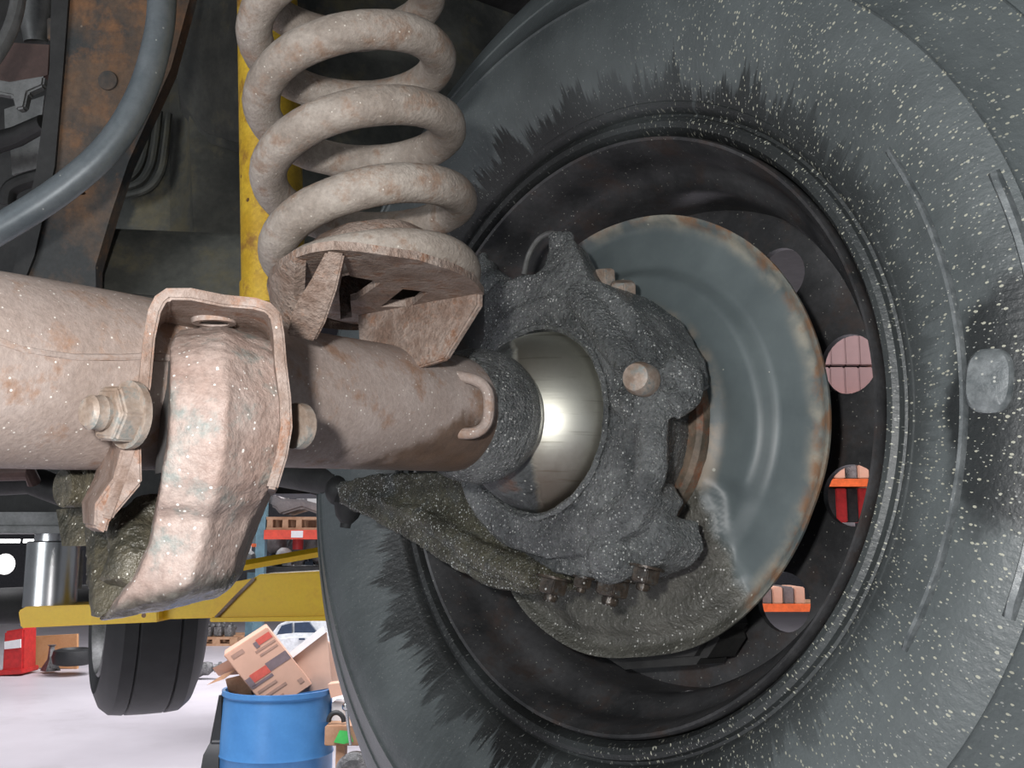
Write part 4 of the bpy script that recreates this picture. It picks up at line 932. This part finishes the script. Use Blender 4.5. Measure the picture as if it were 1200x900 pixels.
for i, px in enumerate((278, 290, 322, 336, 350, 362, 374)):
    c = wpt(px, 658, YR + .5); hgt = random.uniform(.05, .09)
    tag(mk('parts_lump', join([sphere(V((c.x + random.uniform(-.03, .03), c.y + random.uniform(-.05, .1), shz + hgt * 1.2)), hgt, 10), bxw(c.x - .04, c.x + .04, c.y, c.y + .1, shz + .008, shz + hgt * .9)]), M[cols[i]], world=True, jig=.006, jscale=14), '%s small used part from the left on the rack shelf' % ('first', 'second', 'third', 'fourth', 'fifth', 'sixth', 'seventh')[i], 'car part', 'small used parts on the rack shelf')
# rack with orange beams seen through the wheel windows
YO = 9.5
ok = root('orange_rack', 'rack with bright orange beams seen through the round wheel windows', 'rack', V((wpt(960, 700, YO).x, YO, 0)))
for px in (840, 1120):
    a = wpt(px, 620, YO); mk('post', bxw(a.x, a.x + .08, YO, YO + .09, 0, 4.4), M['rackblue'], ok, world=True)
for py in (468, 561, 708):
    mk('beam', bpx(840, 1130, py, py + 9, YO - .03, .06), M['rackorange'], ok, world=True)
    a = wpt(840, py + 2, YO); b = wpt(1130, py + 2, YO); mk('shelf', bxw(a.x, b.x, YO + .03, YO + 1.1, a.z - .04, a.z), M['wood'], ok, world=True)
def stock(px, py0, py1, wpx, m, nm, lab, Y=YO + .1):
    return tag(mk(nm, bpx(px, px + wpx, py0, py1, Y, .5), M[m], world=True, bevel=.01), lab, 'box')
M['pink'] = plain('pinkish_carton', (.20, .125, .12), .8, 0, .1, 3)
ordn = ('leftmost', 'second', 'third', 'fourth', 'rightmost')
for row, (p0, p1, t_) in enumerate(((390, 428, 'upper row'), (430, 466, 'lower row'))):
    for i in range(5): tag(mk('carton', bpx(940 + i * 17, 955 + i * 17, p0, p1, YO + .1, .5), M['pink'], world=True, bevel=.01), '%s pinkish carton in the %s on the orange rack top shelf' % (ordn[i], t_), 'box', 'pinkish cartons on the orange rack')
for i in range(5): stock(950 + i * 14, 545, 561, 12, ('card', 'engine')[i % 2], 'shelf_carton', '%s small box on the middle orange beam' % ordn[i].capitalize())
for i in range(5): stock(955 + i * 13, 572, 612, 11, ('redpaint', 'dark')[i % 2], 'crate', '%s of the crates below the middle orange beam, %s' % (ordn[i].capitalize(), ('red', 'black')[i % 2]), YO + .3)
for i in range(5): stock(880 + i * 13, 688, 708, 11, ('card', 'carpart')[i % 2], 'low_carton', '%s brown box on the lowest orange beam' % ordn[i].capitalize())
wb = mk('white_drum', bpx(960, 1010, 612, 640, YO + .4, .5), M['white'], world=True, bevel=.05); tag(wb, 'white tub under the crates on the orange rack', 'tub')
# lit tubes of the dim hall at far left
for i, (x0, x1) in enumerate(((-60, 21), (27, 52))):
    lo = root('strip_light', 'x', 'light', wpt((x0 + x1) / 2, 636, 20)); mk('lit_tube', bpx(x0, x1, 632, 636, 20, .1), M['lampw'], lo, world=True); _c = wpt((x0 + x1) / 2, 632, 20); mk('hanger', bxw(_c.x - .02, _c.x + .02, 20.02, 20.06, _c.z, 7.0), M['dark'], lo, world=True); tag(lo, ('long lit strip light at the far left edge', 'short lit strip light beside the chrome post')[i], 'light')
wl = mk('round_lamp', revolve(wpt(8, 661, 14), V((0, -1, 0)), [(0, .06), (.05, .14), (.06, .0)], 24), plain('lit_lamp', (1, .98, .95), .5, 0, 0, 5, 2.0), world=True); tag(wl, 'round lit lamp glowing at the far left edge', 'lamp')

# ---------------------------------------------------------------- welded pieces belong to the axle housing
def weld(empty, main, name):
    kids = [c for c in empty.children if c is not main]
    main.parent = axle; main.location = WO[main] - WO[axle]
    for c in kids: c.parent = main; c.location = WO[c] - WO[main]
    bpy.data.objects.remove(empty); main.name = name
weld(perch, [c for c in perch.children if c.name.startswith('seat_plate')][0], 'spring_perch')
weld(brk, [c for c in brk.children if c.name.startswith('channel')][0], 'arm_bracket')
axle['label'] = 'dusty pink-brown axle housing with welded spring perch and inverted-U arm bracket'
